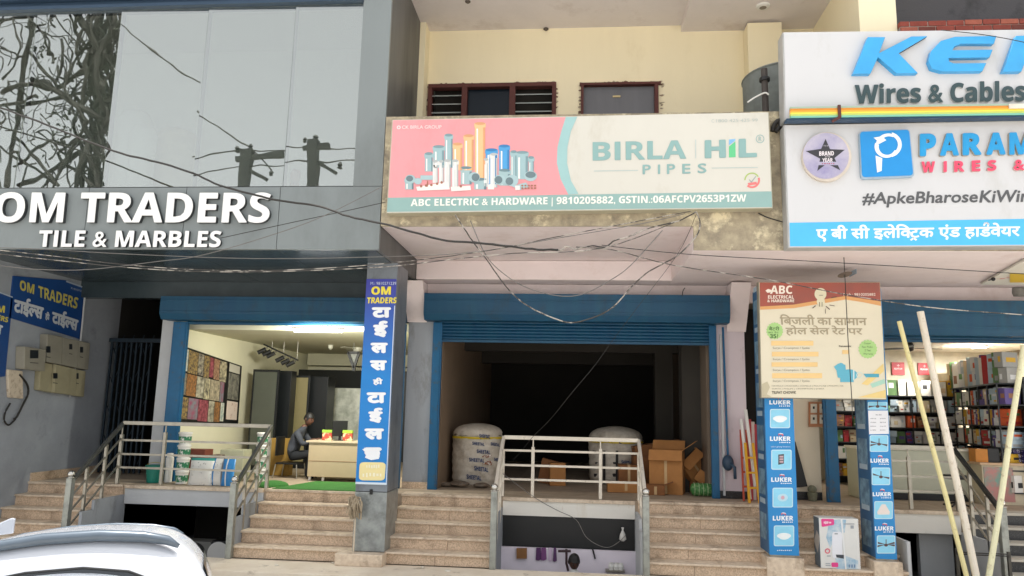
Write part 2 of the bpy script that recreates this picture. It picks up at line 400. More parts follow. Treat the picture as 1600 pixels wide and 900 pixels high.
# --- roller shutters
def shutter(x0, x1, xb0, xb1, ztop, zbox, zopen, label, y=1.8, wl=.16, wr=.12, dark=False, low=.85):
    t = thing('roller_shutter', label, 'roller shutter', ((x0+x1)/2, y, low))
    bl = M_['bluedk'] if dark else M_['blue']
    b = MB(); b.box(xb0, xb1, y-.36, y-.02, zbox+.1, ztop)
    b.prism([(xb0, y-.36, zbox+.1), (xb0, y-.02, zbox+.1), (xb0, y-.02, zbox), (xb0, y-.29, zbox)], (xb1-xb0, 0, 0))
    for k in range(2): b.box(xb0+.01, xb1-.01, y-.372, y-.361, zbox+.12+.2*k, zbox+.145+.2*k)
    b.build('hood', M_['bluedk'], t, bevel=.006)
    b = MB(); z = zopen; n = int((zbox-zopen)/.055)+1
    prof = []
    for k in range(n+1):
        zz = zopen+.055*k
        prof += [(y+.0, zz), (y-.018, zz+.012), (y-.024, zz+.028), (y-.018, zz+.044)]
    b.prism([(x0+wl-.03, p[0], p[1]) for p in prof]+[(x0+wl-.03, y+.02, prof[-1][1]), (x0+wl-.03, y+.02, zopen)], (x1-x0-wl-wr+.06, 0, 0))
    b.box(x0+wl-.02, x1-wr+.02, y-.03, y+.015, zopen-.045, zopen-.004)
    b.build('curtain', M_['bluedk'], t)
    for a, c in ((x0, x0+wl), (x1-wr, x1)):
        b = MB(); b.box(a, c, y-.05, y+.02, low, zbox-.01); b.box(a+.03, c-.03, y-.062, y-.051, low+.01, zbox-.02); b.build('guide_rail', bl, t, bevel=.004)
    return t
st = shutter(-2.485, 2.29, -2.6, 2.465, 4.11, 3.66, 3.36, 'blue roller shutter, rolled up over the dark shop with cartons')
b = MB(); b.sq((2.36, 1.77, .9), (2.36, 1.77, 3.5), .035); b.build('pipe', M_['slabgrey'], st)
b = MB(); b.sq((2.43, 1.76, 1.5), (2.40, 1.76, 3.62), .03); b.build('pull_chain', M_['blue'], st)
b = MB(); b.ball((2.42, 1.72, 1.42), .09, sc=(1, 1, 1.4)); b.tube([(2.44, 1.66, 1.42), (2.5, 1.6, 1.36), (2.5, 1.58, 1.18)], .025); b.build('crank', mat('blue grey cast gear', '#2b4258', .5, var=.2), st, smooth=True)
# middle basement front
part('slab_edge', M_['slabwhite'], bm_, (-1.14, .88, 1.02, 1.058, .585, .80))
part('landing_edge', M_['granite_top'], bm_, (-1.14, .88, .99, 1.059, .803, .855), bevel=.006)
part('pit_wall', M_['greywall'], bm_, (-1.185, -1.14, .0, 1.7, -1.6, .56), (-1.185, -1.143, .27, 1.02, .56, .7), lab='grey side wall of the sunken yard')
part('pit_wall', M_['slabgrey'], bm_, (.88, .925, .0, 1.7, -1.6, .56), (.883, .925, .27, 1.02, .56, .7), lab='pale side wall of the sunken yard')
part('bulkhead', M_['black'], bm_, (-1.14, .88, 1.06, 1.12, -.3, .62))
part('basement_wall', mat('lavender white wall', '#e6dde6', .8, var=.05, scale=3, bump=.1), bm_, (-1.14, .88, .93, 1.0, -1.6, W(880, 858, Y=.93).z))

# upper floor
zc = 8.74
part('upper_wall', M_['cream'], bm_, (-3.0, -2.61, 1.2, 1.35, 5.1, zc), (-2.61, -.41, 1.2, 1.35, 7.74, zc), (-2.61, -.41, 1.2, 1.35, 5.1, 6.6),
     (-.41, .03, 1.2, 1.35, 5.1, zc), (.03, 1.31, 1.2, 1.35, 7.7, zc), (1.31, 3.95, 1.2, 1.35, 5.1, zc), (-3.08, -3.0, -.9, 1.35, 5.1, zc))
part('upper_column', M_['cream'], bm_, (-3.0, -2.64, .88, 1.198, 5.1, 8.74), (2.75, 3.3, .88, 1.198, 5.1, 8.58), bevel=.008)
part('upper_ceiling', M_['ceil'], bm_, (-3.0, 1.72, -1.0, 1.2, zc, 8.95), (1.72, 3.9, -1.0, 1.2, 8.62, 8.95))
part('ceiling_beam', M_['cream'], bm_, (-3.0, -2.93, -1.0, .95, 8.2, zc-.002))
part('side_wall', M_['cream'], bm_, (3.9, 4.4, -.75, 1.35, 5.1, 9.2))
part('shade_mass', M_['cream'], bm_, (-3.1, 3.9, -.9, 9.4, 8.96, 10.4), (3.9, 9.0, -.75, 9.4, 9.6, 10.4))  # unseen mass added on top, so its shadow covers the fronts
part('light_stop_wall', M_['cement'], bm_, (-3.1, 9.2, 9.45, 9.6, -.3, 10.4), (9.0, 9.2, -.75, 9.45, 4.35, 10.4), (9.0, 9.2, 1.99, 9.45, -.3, 4.35))  # back and side walls added to stop sunlight leaking in
part('storey_floor', M_['cement'], bm_, (-2.7, 9.0, 1.36, 9.44, 4.95, 5.1), (-2.7, 9.0, 1.96, 9.44, 4.2, 4.33))
# right hand recess above the signs
part('recess_wall', mat('dark grey patchy wall', '#55555a', .9, col2='#36363a', thr=(.5, .65), scale=1.2, bump=.3), bm_, (4.4, 9, .4, .5, 6, 9.6))  # dark grey with darker patches
b = MB(); rnd.seed(3); zbk = W(1450, 31, Y=-.82).z-.085*6
for r_ in range(6):
    x = 4.42 - (.12 if r_ % 2 else 0)
    while x < 9:
        L_ = .225+rnd.uniform(-.01, .01); b.mi = rnd.choice((0, 0, 1, 2)) if rnd.random() < .95 else 3
        b.box(max(x, 4.41), x+L_, -.82+rnd.uniform(-.006, .006), -.6, zbk+.085*r_, zbk+.085*r_+.072); x += L_+.014
b.mi = 3; b.box(4.415, 9, -.805, -.62, zbk-.1, zbk+.085*6-.02)
b.build('brick_parapet', [mat('red brick', '#8a4236', .9, var=.2, scale=9, bump=.3), mat('pale red brick', '#a05a48', .9, var=.2, scale=9, bump=.3), mat('dark brick', '#6d3a31', .9, var=.2, scale=9, bump=.3), mat('mortar', '#a39a90', .95, var=.15, scale=12)], bm_, bevel=.004)
# dark block parapet seen between the signboards
b = MB()
for k in range(6): b.box(2.35, 3.1, -.98, -.9, 5.05+.2*k, 5.05+.2*k+.18)
b.build('block_parapet', mat('dark concrete block', '#4b4c4d', .9, var=.2, scale=5, bump=.4), bm_, bevel=.006)
# windows
wd = MB(); zt, zb = 7.735, 6.6
for x0, x1 in ((-2.62, -2.55), (-2.03, -1.93), (-1.2, -1.1), (-.47, -.40)): wd.box(x0, x1, 1.15, 1.3, zb, zt-.07)
wd.box(-2.62, -.40, 1.15, 1.3, zt-.07, zt)
f = wd.build('window', M_['rust'], bm_, bevel=.006)
b = MB()
for x0, x1 in ((-2.55, -2.03), (-1.1, -.47)):
    for k in range(7):
        T = Matrix.Translation(((x0+x1)/2, 1.23, 7.55-.155*k)) @ Matrix.Rotation(R(30), 4, 'X'); b.box(-(x1-x0)/2, (x1-x0)/2, -.05, .05, -.004, .004, T)
b.build('louvre', mat('pale glass louvre', '#cfd6d4', .15, var=.05), f)
b = MB(); b.box(-1.93, -1.2, 1.26, 1.27, zb, zt-.07); b.build('pane', M_['glassdk'], f)
b = MB(); b.box(-2.55, -.47, 1.42, 1.45, zb, zt); b.build('backing', M_['dark'], f)
wd = MB(); wd.box(.02, .065, 1.14, 1.3, 6.6, 7.66); wd.box(1.255, 1.32, 1.14, 1.3, 6.6, 7.66); wd.box(.0, 1.36, 1.14, 1.3, 7.66, 7.705)
f = wd.build('window', M_['rust'], bm_, bevel=.006)
b = MB(); b.box(.065, 1.255, 1.24, 1.26, 6.6, 7.66); b.build('pane', mat('dusty grey window board', '#6a6a6e', .4, var=.12, scale=4, streak=True), f)
b = MB(); b.box(.56, .69, 1.225, 1.238, 7.47, 7.5, ); b.build('handle', mat('pale wood strip', '#cdb98a', .6), f)
# broken plaster round the frames
b = MB(); rnd.seed(5)
def chips(pts, n):
    for _ in range(n):
        i = rnd.randrange(len(pts)-1); t = rnd.random(); p = Vector(pts[i])*(1-t)+Vector(pts[i+1])*t
        s_ = rnd.uniform(.015, .04); b.prism([p+Vector((rnd.uniform(-1, 1)*s_*1.5, 0, rnd.uniform(-.6, .6)*s_)) for _k in range(1)] + [p+Vector((math.cos(q)*s_*rnd.uniform(.5, 1.6), 0, math.sin(q)*s_*rnd.uniform(.3, .9))) for q in (0.4, 1.7, 3, 4.2, 5.3)], (0, .02, 0))
chips([(-2.63, 1.186, 6.7), (-2.63, 1.186, 7.745), (-.39, 1.186, 7.745), (-.39, 1.186, 6.7)], 46)
chips([(.0, 1.186, 6.7), (.01, 1.186, 7.72), (1.4, 1.186, 7.72), (1.34, 1.186, 6.7)], 40)
b.build('plaster_edge', mat('broken plaster', '#7d5f4e', .95, col2='#b9ad98', thr=(.45, .55), scale=14), bm_)
# ================================================================ LEFT SHOP BUILDING
YF = -1.0
lb = thing('shop_building', 'grey clad shop building with a wide mirror glass front on the left', 'building', (-6, 1.8, 0))
zf0, zf1 = 4.326, 5.228
xs = [-10.6, -8.9, -7.06, -5.585, -4.2, -2.738]
for i in range(5):
    b = MB(); b.box(xs[i]+.004, xs[i+1]-.004, YF, YF+.06, zf0, zf1); b.build('fascia_panel', M_['acp'], lb, bevel=.003)
part('fascia_backing', M_['black'], lb, (-10.6, -2.745, YF+.03, YF+.1, zf0+.01, zf1+.02))
part('corner_panel', M_['acp'], lb, (-3.155, -2.738, YF, YF+.06, zf1+.006, 9.2), bevel=.003)
part('end_cladding', mat('dark weathered side cladding', '#6a6a68', .5, .1, col2='#4b4a48', thr=(.4, .7), scale=2, streak=True), lb, (-2.79, -2.74, YF+.062, 1.75, zf0, 9.2))
sx = [-10.6, -8.6, -7.0, -5.6, -4.2, -2.8]
for i in range(5):
    for y0, y1 in ((YF+.062, .38), (.39, 1.75)):
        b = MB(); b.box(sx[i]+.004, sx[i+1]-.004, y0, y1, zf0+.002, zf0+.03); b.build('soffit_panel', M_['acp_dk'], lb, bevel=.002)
part('floor_slab', M_['dark'], lb, (-10.6, -2.8, YF+.11, 9, zf0+.04, zf1))
mx = [-10.9, -9.62, -8.27, -6.903, -5.534, -4.19, -3.157]
gm = bpy.data.materials.new('mirror glass'); gm.use_nodes = True; t = gm.node_tree; t.nodes.clear()
o_ = t.nodes.new('ShaderNodeOutputMaterial'); gl = t.nodes.new('ShaderNodeBsdfGlossy'); gl.inputs['Color'].default_value = (.66, .665, .635, 1); gl.inputs['Roughness'].default_value = .0
tr = t.nodes.new('ShaderNodeBsdfTransparent'); tr.inputs[0].default_value = (.9, .95, .93, 1); mxs = t.nodes.new('ShaderNodeMixShader'); mxs.inputs[0].default_value = .5
gn = t.nodes.new('ShaderNodeTexNoise'); gn.inputs['Scale'].default_value = 1.1; gtc = t.nodes.new('ShaderNodeTexCoord'); t.links.new(gtc.outputs['Object'], gn.inputs['Vector'])
gb = t.nodes.new('ShaderNodeBump'); gb.inputs['Strength'].default_value = .05; gb.inputs['Distance'].default_value = .05; t.links.new(gn.outputs[0], gb.inputs['Height']); t.links.new(gb.outputs[0], gl.inputs['Normal'])
t.links.new(tr.outputs[0], mxs.inputs[1]); t.links.new(gl.outputs[0], mxs.inputs[2]); t.links.new(mxs.outputs[0], o_.inputs[0])
tilt = [0, 0, 0, .9, .9, .9]
for i in range(6):
    a, c = mx[i]+.006, mx[i+1]-.006
    T = Matrix.Translation(((a+c)/2, YF+.05, 6.63)) @ Matrix.Rotation(R(tilt[i]), 4, 'Z') @ Matrix.Rotation(R((.15, -.1, .0, .1, -.15, .1)[i]), 4, 'X')
    b = MB(); b.box(-(c-a)/2, (c-a)/2, -.005, .005, -1.395, 1.4, T); b.build('glass_pane', gm, lb)
b = MB()
for x in mx[1:-1]: b.box(x-.012, x+.012, YF+.075, YF+.14, zf1+.02, 8.03)
b.build('mullion', mat('grey mullion', '#4a5254', .5), lb)
part('top_frame', M_['frame_dk'], lb, (-10.9, -3.158, YF-.04, YF+.2, 8.035, 8.09), (-10.9, -3.158, YF-.0, YF+.2, 8.093, 8.16), (-10.9, -3.158, YF-.09, YF+.2, 8.163, 8.4), bevel=.004)
part('show_room_wall', mat('pale showroom wall', '#e4e4dc', .8, var=.03), lb, (-10.9, -3.2, .75, .85, zf1, 8.4))
part('show_room_floor', mat('pale showroom floor', '#c6c6c0', .6), lb, (-10.9, -3.2, YF+.15, .74, zf1+.02, zf1+.05))
part('show_room_ceiling', M_['white'], lb, (-10.9, -3.2, YF+.2, .74, 8.2, 8.3))
part('shade_mass', M_['acp'], lb, (-10.9, -3.16, YF-.05, 9.4, 8.41, 10.4))  # unseen block added above the glass to shade this front from the sun
part('light_stop_wall', M_['cement'], lb, (-11.1, -3.1, 9.45, 9.6, -.3, 10.4), (-11.1, -10.91, YF, 9.44, 4.3, 10.4), (-11.1, -10.91, 2, 9.44, -.3, 4.29))  # walls added behind and beside the rooms to keep the sun out
# header and shop walls below the soffit
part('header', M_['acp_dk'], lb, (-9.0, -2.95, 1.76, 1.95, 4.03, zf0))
part('side_wall', M_['greywall2'], lb, (-9.3, -9.0, -.55, 3.0, -.1, zf0))
part('skirting', M_['granite'], lb, (-8.999, -8.97, 1.06, 2.98, .852, .99))
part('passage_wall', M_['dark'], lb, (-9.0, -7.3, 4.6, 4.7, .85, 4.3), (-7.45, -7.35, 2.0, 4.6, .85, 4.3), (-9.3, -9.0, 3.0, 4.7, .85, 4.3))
part('jamb', M_['slabgrey'], lb, (-7.42, -7.16, 1.83, 1.99, .85, 4.03))
# tile shop room
lx0, lx1 = -7.05, -2.95
part('room_wall', M_['shopcream'], lb, (lx0-.2, lx0, 2.0, 8.3, .85, 4.2), lab='cream left wall of the lit tile shop')
part('room_wall', M_['shopcream'], lb, (lx1-.0, lx1+.2, 2.0, 8.3, .85, 4.2), lab='cream right wall of the lit tile shop')
part('room_wall', M_['shopcream'], lb, (lx0, lx1, 8.2, 8.3, .85, 4.2), lab='cream back wall of the lit tile shop')
part('room_ceiling', M_['shopceil'], lb, (lx0, lx1, 1.99, 8.2, 3.5, 3.65))
sl = shutter(-7.17, -2.96, -7.27, -2.96, 4.02, 3.62, 3.61, 'dark blue roller shutter, fully rolled up over the lit tile shop', wl=.27, wr=.1)
# left basement front
part('slab_edge', M_['slabgrey'], lb, (-7.3, -4.98, 1.02, 1.058, .56, .80))
part('landing_edge', M_['granite_top'], lb, (-7.3, -4.98, .99, 1.059, .803, .855), bevel=.006)
part('pit_wall', M_['greywall'], lb, (-7.345, -7.3, .0, 3.5, -1.6, .56), (-7.345, -7.303, .27, 1.02, .56, .7), (-4.98, -4.955, .0, 3.5, -1.6, .56), (-4.977, -4.955, .27, 1.02, .56, .7))
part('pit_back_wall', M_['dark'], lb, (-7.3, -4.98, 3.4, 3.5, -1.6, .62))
# collapsible gate
gt = thing('folding_gate', 'dark collapsible metal gate folded at the passage by the left wall', 'gate', (-8.6, 2.75, .85))
b = MB()
for i in range(9): b.box(-8.93+.1*i, -8.9+.1*i, 2.7, 2.74, .87, 3.3)
b.build('bar', mat('dark blue grey gate paint', '#27343f', .5, .3, var=.2), gt, bevel=.004)
b = MB()
for z in (1.0, 1.55, 2.1, 2.65, 3.2):
    for i in range(8): b.sq((-8.915+.1*i, 2.77, z), (-8.815+.1*i, 2.77, z+.25 if i % 2 else z-.25), .012)
b.build('lattice', mat('dark blue grey gate paint', '#27343f'), gt)
b = MB(); b.box(-8.96, -7.46, 2.68, 2.78, 3.31, 3.38); b.build('top_channel', mat('dark blue grey gate paint', '#27343f'), gt)

# ================================================================ RIGHT SHOP BUILDING PARTS
rb = thing('shop_building', 'electrical goods shop on the right with crowded shelves and white soffit', 'building', (6, 1.8, 0))
part('wall', mat('beige wall paint', '#bfae98', .8, var=.07, scale=2), rb, (2.78, 3.22, 2.4, 2.55, .85, 4.3), lab='beige wall behind the left advertising column')
part('wall', mat('cream wall paint', '#dcd0b9', .8, var=.05, scale=2, bump=.1), rb, (3.22, 3.95, 1.99, 2.55, .98, 4.3), lab='cream pier with the switch board')
part('skirting', M_['blackgran'], rb, (3.22, 3.95, 1.97, 1.989, .852, .978))
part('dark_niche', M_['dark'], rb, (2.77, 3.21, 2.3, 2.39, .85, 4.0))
sr = shutter(3.96, 8.5, 4.1, 8.5, 4.06, 3.5, 3.46, 'blue roller shutter, rolled up over the crowded electrical shop', wl=.2, wr=.1)
rx0, rx1 = 3.98, 9.0
part('room_wall', mat('shop white wall', '#c2bba9', .8), rb, (rx0-.02, rx1, 6.0, 6.1, .85, 4.2))
part('room_wall', mat('shop white wall', '#c2bba9', .8), rb, (3.82, 3.96, 2.56, 6.0, .85, 4.2))
part('room_ceiling', mat('shop white ceiling', '#d6d0c2', .8), rb, (rx0-.02, rx1, 1.99, 6.0, 3.62, 3.75))
part('slab_edge', M_['slabwhite'], rb, (4.45, 5.6, 1.02, 1.058, .53, .80))
part('landing_edge', M_['granite_top'], rb, (4.45, 5.6, .99, 1.059, .803, .855), bevel=.006)
part('pit_wall', M_['slabgrey'], rb, (4.405, 4.45, .0, 3.5, -1.6, .56), (5.6, 5.645, .0, 3.5, -1.6, .56), (5.12, 5.6, 1.3, 1.4, -1.6, .62))
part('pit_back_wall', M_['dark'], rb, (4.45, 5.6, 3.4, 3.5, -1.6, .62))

# ================================================================ SIGNBOARDS
def sign(name, label, corners, Y, depth, face, edge, cat='signboard', frame=.012):
    f = PY(Y); P = [f(*c) for c in corners]; c0 = (P[2]+P[3])/2
    t = thing(name, label, cat, (c0.x, Y, c0.z))
    b = MB(); b.prism([p+Vector((0, .012, 0)) for p in P], (0, depth-.012, 0)); b.build('frame', edge, t, bevel=.004)
    cen = sum(P, Vector())/4; Q = [cen+(p-cen)*(1-frame/ (p-cen).length*1.4) for p in P]
    b = MB(); b.prism(Q, (0, .02, 0)); b.build('panel', face, t)
    return t, f
def pprint(t, name, col, shapes, f, off=.003, rough=.45, lab=None):
    b = MB(); split = name.endswith('picture') or name in ('price_bar', 'green_burst', 'rule', 'white_edge', 'logo_patch', 'picture_frame', 'seal', 'text_block', 'icon_block')
    for k, s_ in enumerate(shapes):
        flat(b, s_, f, off+.0003*k)
        if split and k < len(shapes)-1: b.build(name, pr(col, rough) if isinstance(col, str) else col, t, lab=lab); b = MB()
    return b.build(name, pr(col, rough) if isinstance(col, str) else col, t, lab=lab)
def pletters(t, col, items, f, off=.006, rough=.45, name='lettering', lab=None, thick=0.):
    for g, q, *k in items:
        kw = k[0] if k else {}; b = MB()
        if isinstance(g, str) and g.startswith('~'):     # lines too small to read in the photograph
            (ax, ay), (bx, by), (cx, cy), (dx, dy) = q; n = len(g)*2; rr = random.Random(int(ax*7+ay))
            for j in range(n):
                u0_, u1_ = (j+.1)/n, (j+rr.uniform(.55, .9))/n; v0_, v1_ = rr.uniform(.05, .3), rr.uniform(.7, .95)
                P_ = lambda u, v: ((ax*(1-u)+bx*u)*(1-v)+(dx*(1-u)+cx*u)*v, (ay*(1-u)+by*u)*(1-v)+(dy*(1-u)+cy*u)*v)
                flat(b, [P_(u0_, v0_), P_(u1_, v0_), P_(u1_, v1_), P_(u0_, v1_)], f, off)
            o = b.build('small_print', pr(col, rough) if isinstance(col, str) else col, t, lab=lab); continue
        txt(b, g, q, f, off=off, thick=thick, **kw)
        o = b.build(name, pr(col, rough) if isinstance(col, str) else col, t, lab=lab)
    return o
edge_m = mat('aluminium sign edge', '#b9b39c', .5, .3, var=.08)
# ---- pipe maker's long board over the dark shop
YB = -1.2
t, f = sign('signboard', 'long pink and white pipe maker board with pipe picture over the dark shop', [(612, 187), (1202, 175), (1208, 325), (603, 333)], YB, .19, mat('cream sign face', '#d2cfc4', .45, var=.02, scale=1, streak=True, dirt=('#b5ad98', 1.8, .54, .95), bump=.1, bscale=3), edge_m)
pink = mat('pink sign print', '#e59a9e', .4, var=.03, scale=1, streak=True, dirt=('#cf8c8c', 2, .52, .9))
b = MB(); flat(b, [(614, 188), (884, 183), (877, 205), (871, 230), (870, 255), (876, 280), (888, 304), (606.5, 310)], f, .0025); b.build('pink_field', pink, t)
teal = '#9cc2c1'
pprint(t, 'arc', teal, [[(884, 183), (902, 182.5), (892, 205), (886.5, 230), (886, 255), (892, 282), (904, 303), (888, 304), (876, 280), (870, 255), (871, 230), (877, 205)]], f, .0035)
pprint(t, 'bottom_band', '#8fb0ab', [[(606, 309), (1205.5, 299), (1206.5, 323.5), (604.5, 331)]], f, .003)
pletters(t, '#f2f0e6', [('ABC ELECTRIC & HARDWARE | 9810205882, GSTIN.:06AFCPV2653P1ZW', [(642, 311), (1166, 303.5), (1166, 318.5), (641.5, 325.5)], dict(bold=.035))], f)
gr = '#8aaeab'
pletters(t, gr, [('BIRLA', [(926, 222), (1072, 219), (1072.5, 248), (926, 251)], dict(bold=.045)), ('H', [(1101, 219), (1134, 218), (1134.5, 246.5), (1101, 247.5)], dict(bold=.06)), ('L', [(1154, 217), (1182, 216), (1183, 245.5), (1154, 246.5)], dict(bold=.06)),
   ('P', [(1004, 257.5), (1017, 257), (1017, 272), (1004, 272.5)], dict(bold=.02)), ('I', [(1028, 257), (1031.5, 257), (1031.5, 272), (1028, 272)], dict(bold=.02)), ('P', [(1042, 256.5), (1055, 256), (1055, 271.5), (1042, 272)], dict(bold=.02)),
   ('E', [(1066, 256), (1079, 256), (1079, 271), (1066, 271.5)], dict(bold=.02)), ('S', [(1090, 255.5), (1104, 255), (1104, 270.5), (1090, 271)], dict(bold=.02)), ('R', [(1185.5, 213.5), (1190, 213.5), (1190, 220.5), (1185.5, 220.5)])], f, lab='large grey green lettering')
pprint(t, 'rule', '#b9c4c0', [[(928, 266.5), (997, 265.5), (997, 267), (928, 268)], [(1112, 262), (1184, 261), (1184, 262.3), (1112, 263.3)], [(1086.3, 218), (1087.8, 218), (1087.8, 247.5), (1086.3, 247.5)]], f)
ring = lambda cx, cy, r0_, r1_, a0=0, a1=360: ell(cx, cy, r1_, n=24, a0=a0, a1=a1-.01) + list(reversed(ell(cx, cy, r0_, n=24, a0=a0, a1=a1-.01)))
pprint(t, 'registered_mark', gr, [ring(1187.6, 217, 5.6, 6.6)], f)
pprint(t, 'leaf', '#63c58a', [[(1139, 229), (1149, 221), (1149.5, 245.5), (1139, 246)]], f)
pprint(t, 'leaf_tip', '#7fb6e0', [[(1139, 218), (1149, 217), (1149, 219.5), (1139, 227)]], f)
pletters(t, '#b3bbb6', [('1800 425 425 99', [(1119, 186.3), (1184, 185), (1184, 190), (1119, 191.3)])], f)
pprint(t, 'phone_mark', '#b3bbb6', [ring(1114.5, 188.8, 2, 2.7, 60, 300)], f)
pprint(t, 'seal', '#e07a78', [ring(1175, 281.5, 9.5, 12.5, -20, 130), [(1168, 286), (1182, 284), (1183, 288), (1170, 290)]], f)
pprint(t, 'seal_green', '#a9bf6a', [ring(1175, 281.5, 10, 12, 180, 330)], f)
pprint(t, 'seal_tick', '#9aa39f', [[(1171, 280), (1174, 283), (1181, 274.5), (1182, 275.5), (1174, 286), (1170, 281)]], f)
pletters(t, '#fbd9d8', [('CK BIRLA GROUP', [(628, 196), (690, 195.5), (690, 201), (628, 201.5)], dict(bold=.02))], f)
pprint(t, 'group_mark', '#fbd9d8', [ring(623, 199, 1.5, 3)], f)
# pipes picture
def pipe_pic(col, dark_, lst):
    sh, tops = [], []
    for x0, x1, y0, y1 in lst:
        sh.append(R4(x0, y0, x1, y1)); tops.append(ell((x0+x1)/2, y0, (x1-x0)/2, 2.2)); sh.append([(x0-1, y0), (x1+1, y0), (x1+1, y0+6), (x0-1, y0+6)])
    pprint(t, 'pipe_picture', col, sh, f, .0045); pprint(t, 'pipe_mouth_picture', dark_, tops, f, .008)
    pprint(t, 'pipe_light_picture', '#f6f1ea' if col != '#dcdcd8' else '#efefec', [R4(x0+.16*(x1-x0), y0+8, x0+.3*(x1-x0), y1-1) for x0, x1, y0, y1 in lst], f, .007)
    pprint(t, 'pipe_shade_picture', dark_, [R4(x0+.8*(x1-x0), y0+6, x1, y1) for x0, x1, y0, y1 in lst], f, .0075)
pipe_pic('#9fbcc0', '#7c999f', [(677, 694, 229, 262), (695, 707, 211, 262), (798, 807, 237, 280), (807, 825, 238, 280)])
pipe_pic('#9fbcc0', '#7c999f', [(664, 676, 240, 268), (826, 834, 246, 272)]); pipe_pic('#f2bf8c', '#d99f72', [(708, 722, 225, 266), (725, 740, 212, 266), (742, 758, 193, 280)])
pipe_pic('#4f9fd6', '#3a7fb5', [(759, 777, 234, 288), (780, 796, 228, 268)])
pipe_pic('#dcdcd8', '#b4b8b8', [(676, 684, 252, 286), (686, 693, 252, 288), (694, 704, 251, 292), (706, 716, 251, 293), (766, 777, 241, 293), (756, 763, 249, 292)])
pipe_pic('#a3bec1', '#6f8a90', [(720, 737, 262, 288), (741, 760, 280, 296), (780, 797, 266, 290), (633, 646, 279, 296)])
pprint(t, 'elbow_picture', '#a9c3c6', [ell(741, 277, 9, 8), ell(781, 281, 9, 8), ell(800, 282, 10, 9), ell(829, 275, 10, 8), ell(641, 280, 8, 7), ell(653, 283, 6, 5), R4(657, 274, 676, 281), [(800, 291), (822, 285), (826, 292), (812, 297)]], f, .0085)
pprint(t, 'elbow_mouth_picture', '#6b7f84', [ell(743, 277, 6, 6), ell(779, 281, 6, 6), ell(796, 283, 6, 6), ell(829, 273, 8, 5), ell(640, 279, 5.5, 4.5)], f, .0112)
pprint(t, 'fittings_picture', '#efe6e0', [[(650, 292), (700, 284), (703, 296), (652, 298)], [(704, 292), (735, 290), (736, 297), (705, 299)], R4(762, 288, 772, 296), R4(805, 290, 812, 297)], f, .0115)
pprint(t, 'brass_picture', '#a8705a', [ell(658, 291, 2, 2), ell(666, 290, 2.4, 2), ell(674, 289, 2, 2), ell(683, 287, 2, 2), ell(690, 285, 2, 2), ell(720, 291, 2, 2), ell(668, 287, 1, 5)] + [ell(816+5*i, 290+4*(j), 1.8, 1.4) for i in range(5) for j in range(2)], f, .0125)

# ---- white box sign with raised blue letters, upper right
YK = -1.3
wf = mat('white sign face', '#d0d0d1', .4, var=.015, scale=1, streak=True, dirt=('#b4b2aa', 1.6, .56, 1.0))
t, f = sign('signboard', 'white cable maker sign box with big raised blue italic letters, topmost on the right', [(1223, 50), (1720, 44.5), (1728, 184), (1226, 187)], YK, .25, wf, mat('grey sign edge', '#b7b7b5', .5, .2))
kblue = mat('raised letter blue', '#55b4ea', .35, var=.03, grad=(.1, .95, '#1f84c4'))
Kp = [(1356, 58), (1383, 58), (1373.5, 83), (1424, 57), (1449, 56.5), (1404, 83), (1434, 114), (1401, 114.5), (1372, 89), (1360, 115), (1333, 115)]
Ep = [(1557, 56), (1492, 57.5), (1470, 64), (1455, 80), (1451, 95), (1456, 107), (1472, 111.5), (1535, 111), (1541, 98.5), (1490, 99), (1483, 96), (1482, 90.5), (1546, 89.5), (1551, 77.5), (1488, 78.5), (1492, 72), (1502, 68), (1553, 68)]
Ip = [(1588, 56), (1617, 55.5), (1596, 111.5), (1567, 112)]
b = MB()
for p in (Kp, Ep, Ip): slab(b, p, f, .065, .012)
lt = b.build('raised_letter', mat('raised letter blue print', '#3fa6e2', .3, var=.12, scale=2.2), t)
b = MB()
for p in (Kp, Ep, Ip): slab(b, [(x, y+.4) for x, y in p], f, .0, .064)
b.build('letter_side', M_['black'], lt)
def raised(t, f, col, side, items, th=.03, nm='raised_letter'):
    for g, q, kw in items:
        b = MB(); c = MB()
        txt(b, g, q, f, off=th+.002, **kw)
        txt(c, g, q, f, off=.001, thick=th, **kw)
        o = b.build(nm, pr(col, .35) if isinstance(col, str) else col, t); c.build('letter_side', pr(side, .5) if isinstance(side, str) else side, o)
raised(t, f, '#34494c', '#b9bcbb', [('Wires & Cables', [(1335.5, 131), (1603, 125.5), (1603, 158), (1335.5, 162)], dict(bold=.055))])
# rainbow tube below it
rt = thing('light_tube', 'rainbow striped square tube running under the topmost white sign', 'light tube', W(1420, 180, Y=-1.45))
za = W(1235, 167, Y=-1.45).z; zb_ = W(1230, 187, Y=-1.45).z; xa_ = W(1235, 170, Y=-1.45).x; hh = (za-zb_)
cols = ['#9fb6a0', '#d88a2a', '#f1a93a', '#f3d94f', '#b9cf6a', '#7fc0a8']
for i, c_ in enumerate(cols):
    b = MB(); z1 = za-.025*i; b.box(xa_, 8, -1.45, -1.4, z1-.0235, z1); b.build('stripe', pr(c_, .35), rt)
b = MB(); b.box(xa_-.05, 8, -1.44, -1.31, zb_, za-.152); b.build('casing', mat('navy casing', '#123a58', .4), rt)
b = MB(); sx_ = W(1312, 175, Y=-1.47).x; b.box(sx_-.018, sx_+.018, -1.472, -1.452, za-.16, za+.01); b.sq((sx_+.005, -1.46, za-.15), (sx_-.09, -1.44, zb_-.03), .03); b.build('strap', M_['rust'], rt)
b = MB(); x_ = W(1577, 165, Y=-1.47).x; b.box(x_, x_+.3, -1.47, -1.452, za-.07, za-.01); b.build('joint_sleeve', mat('white sleeve', '#e4dccb', .5), rt)

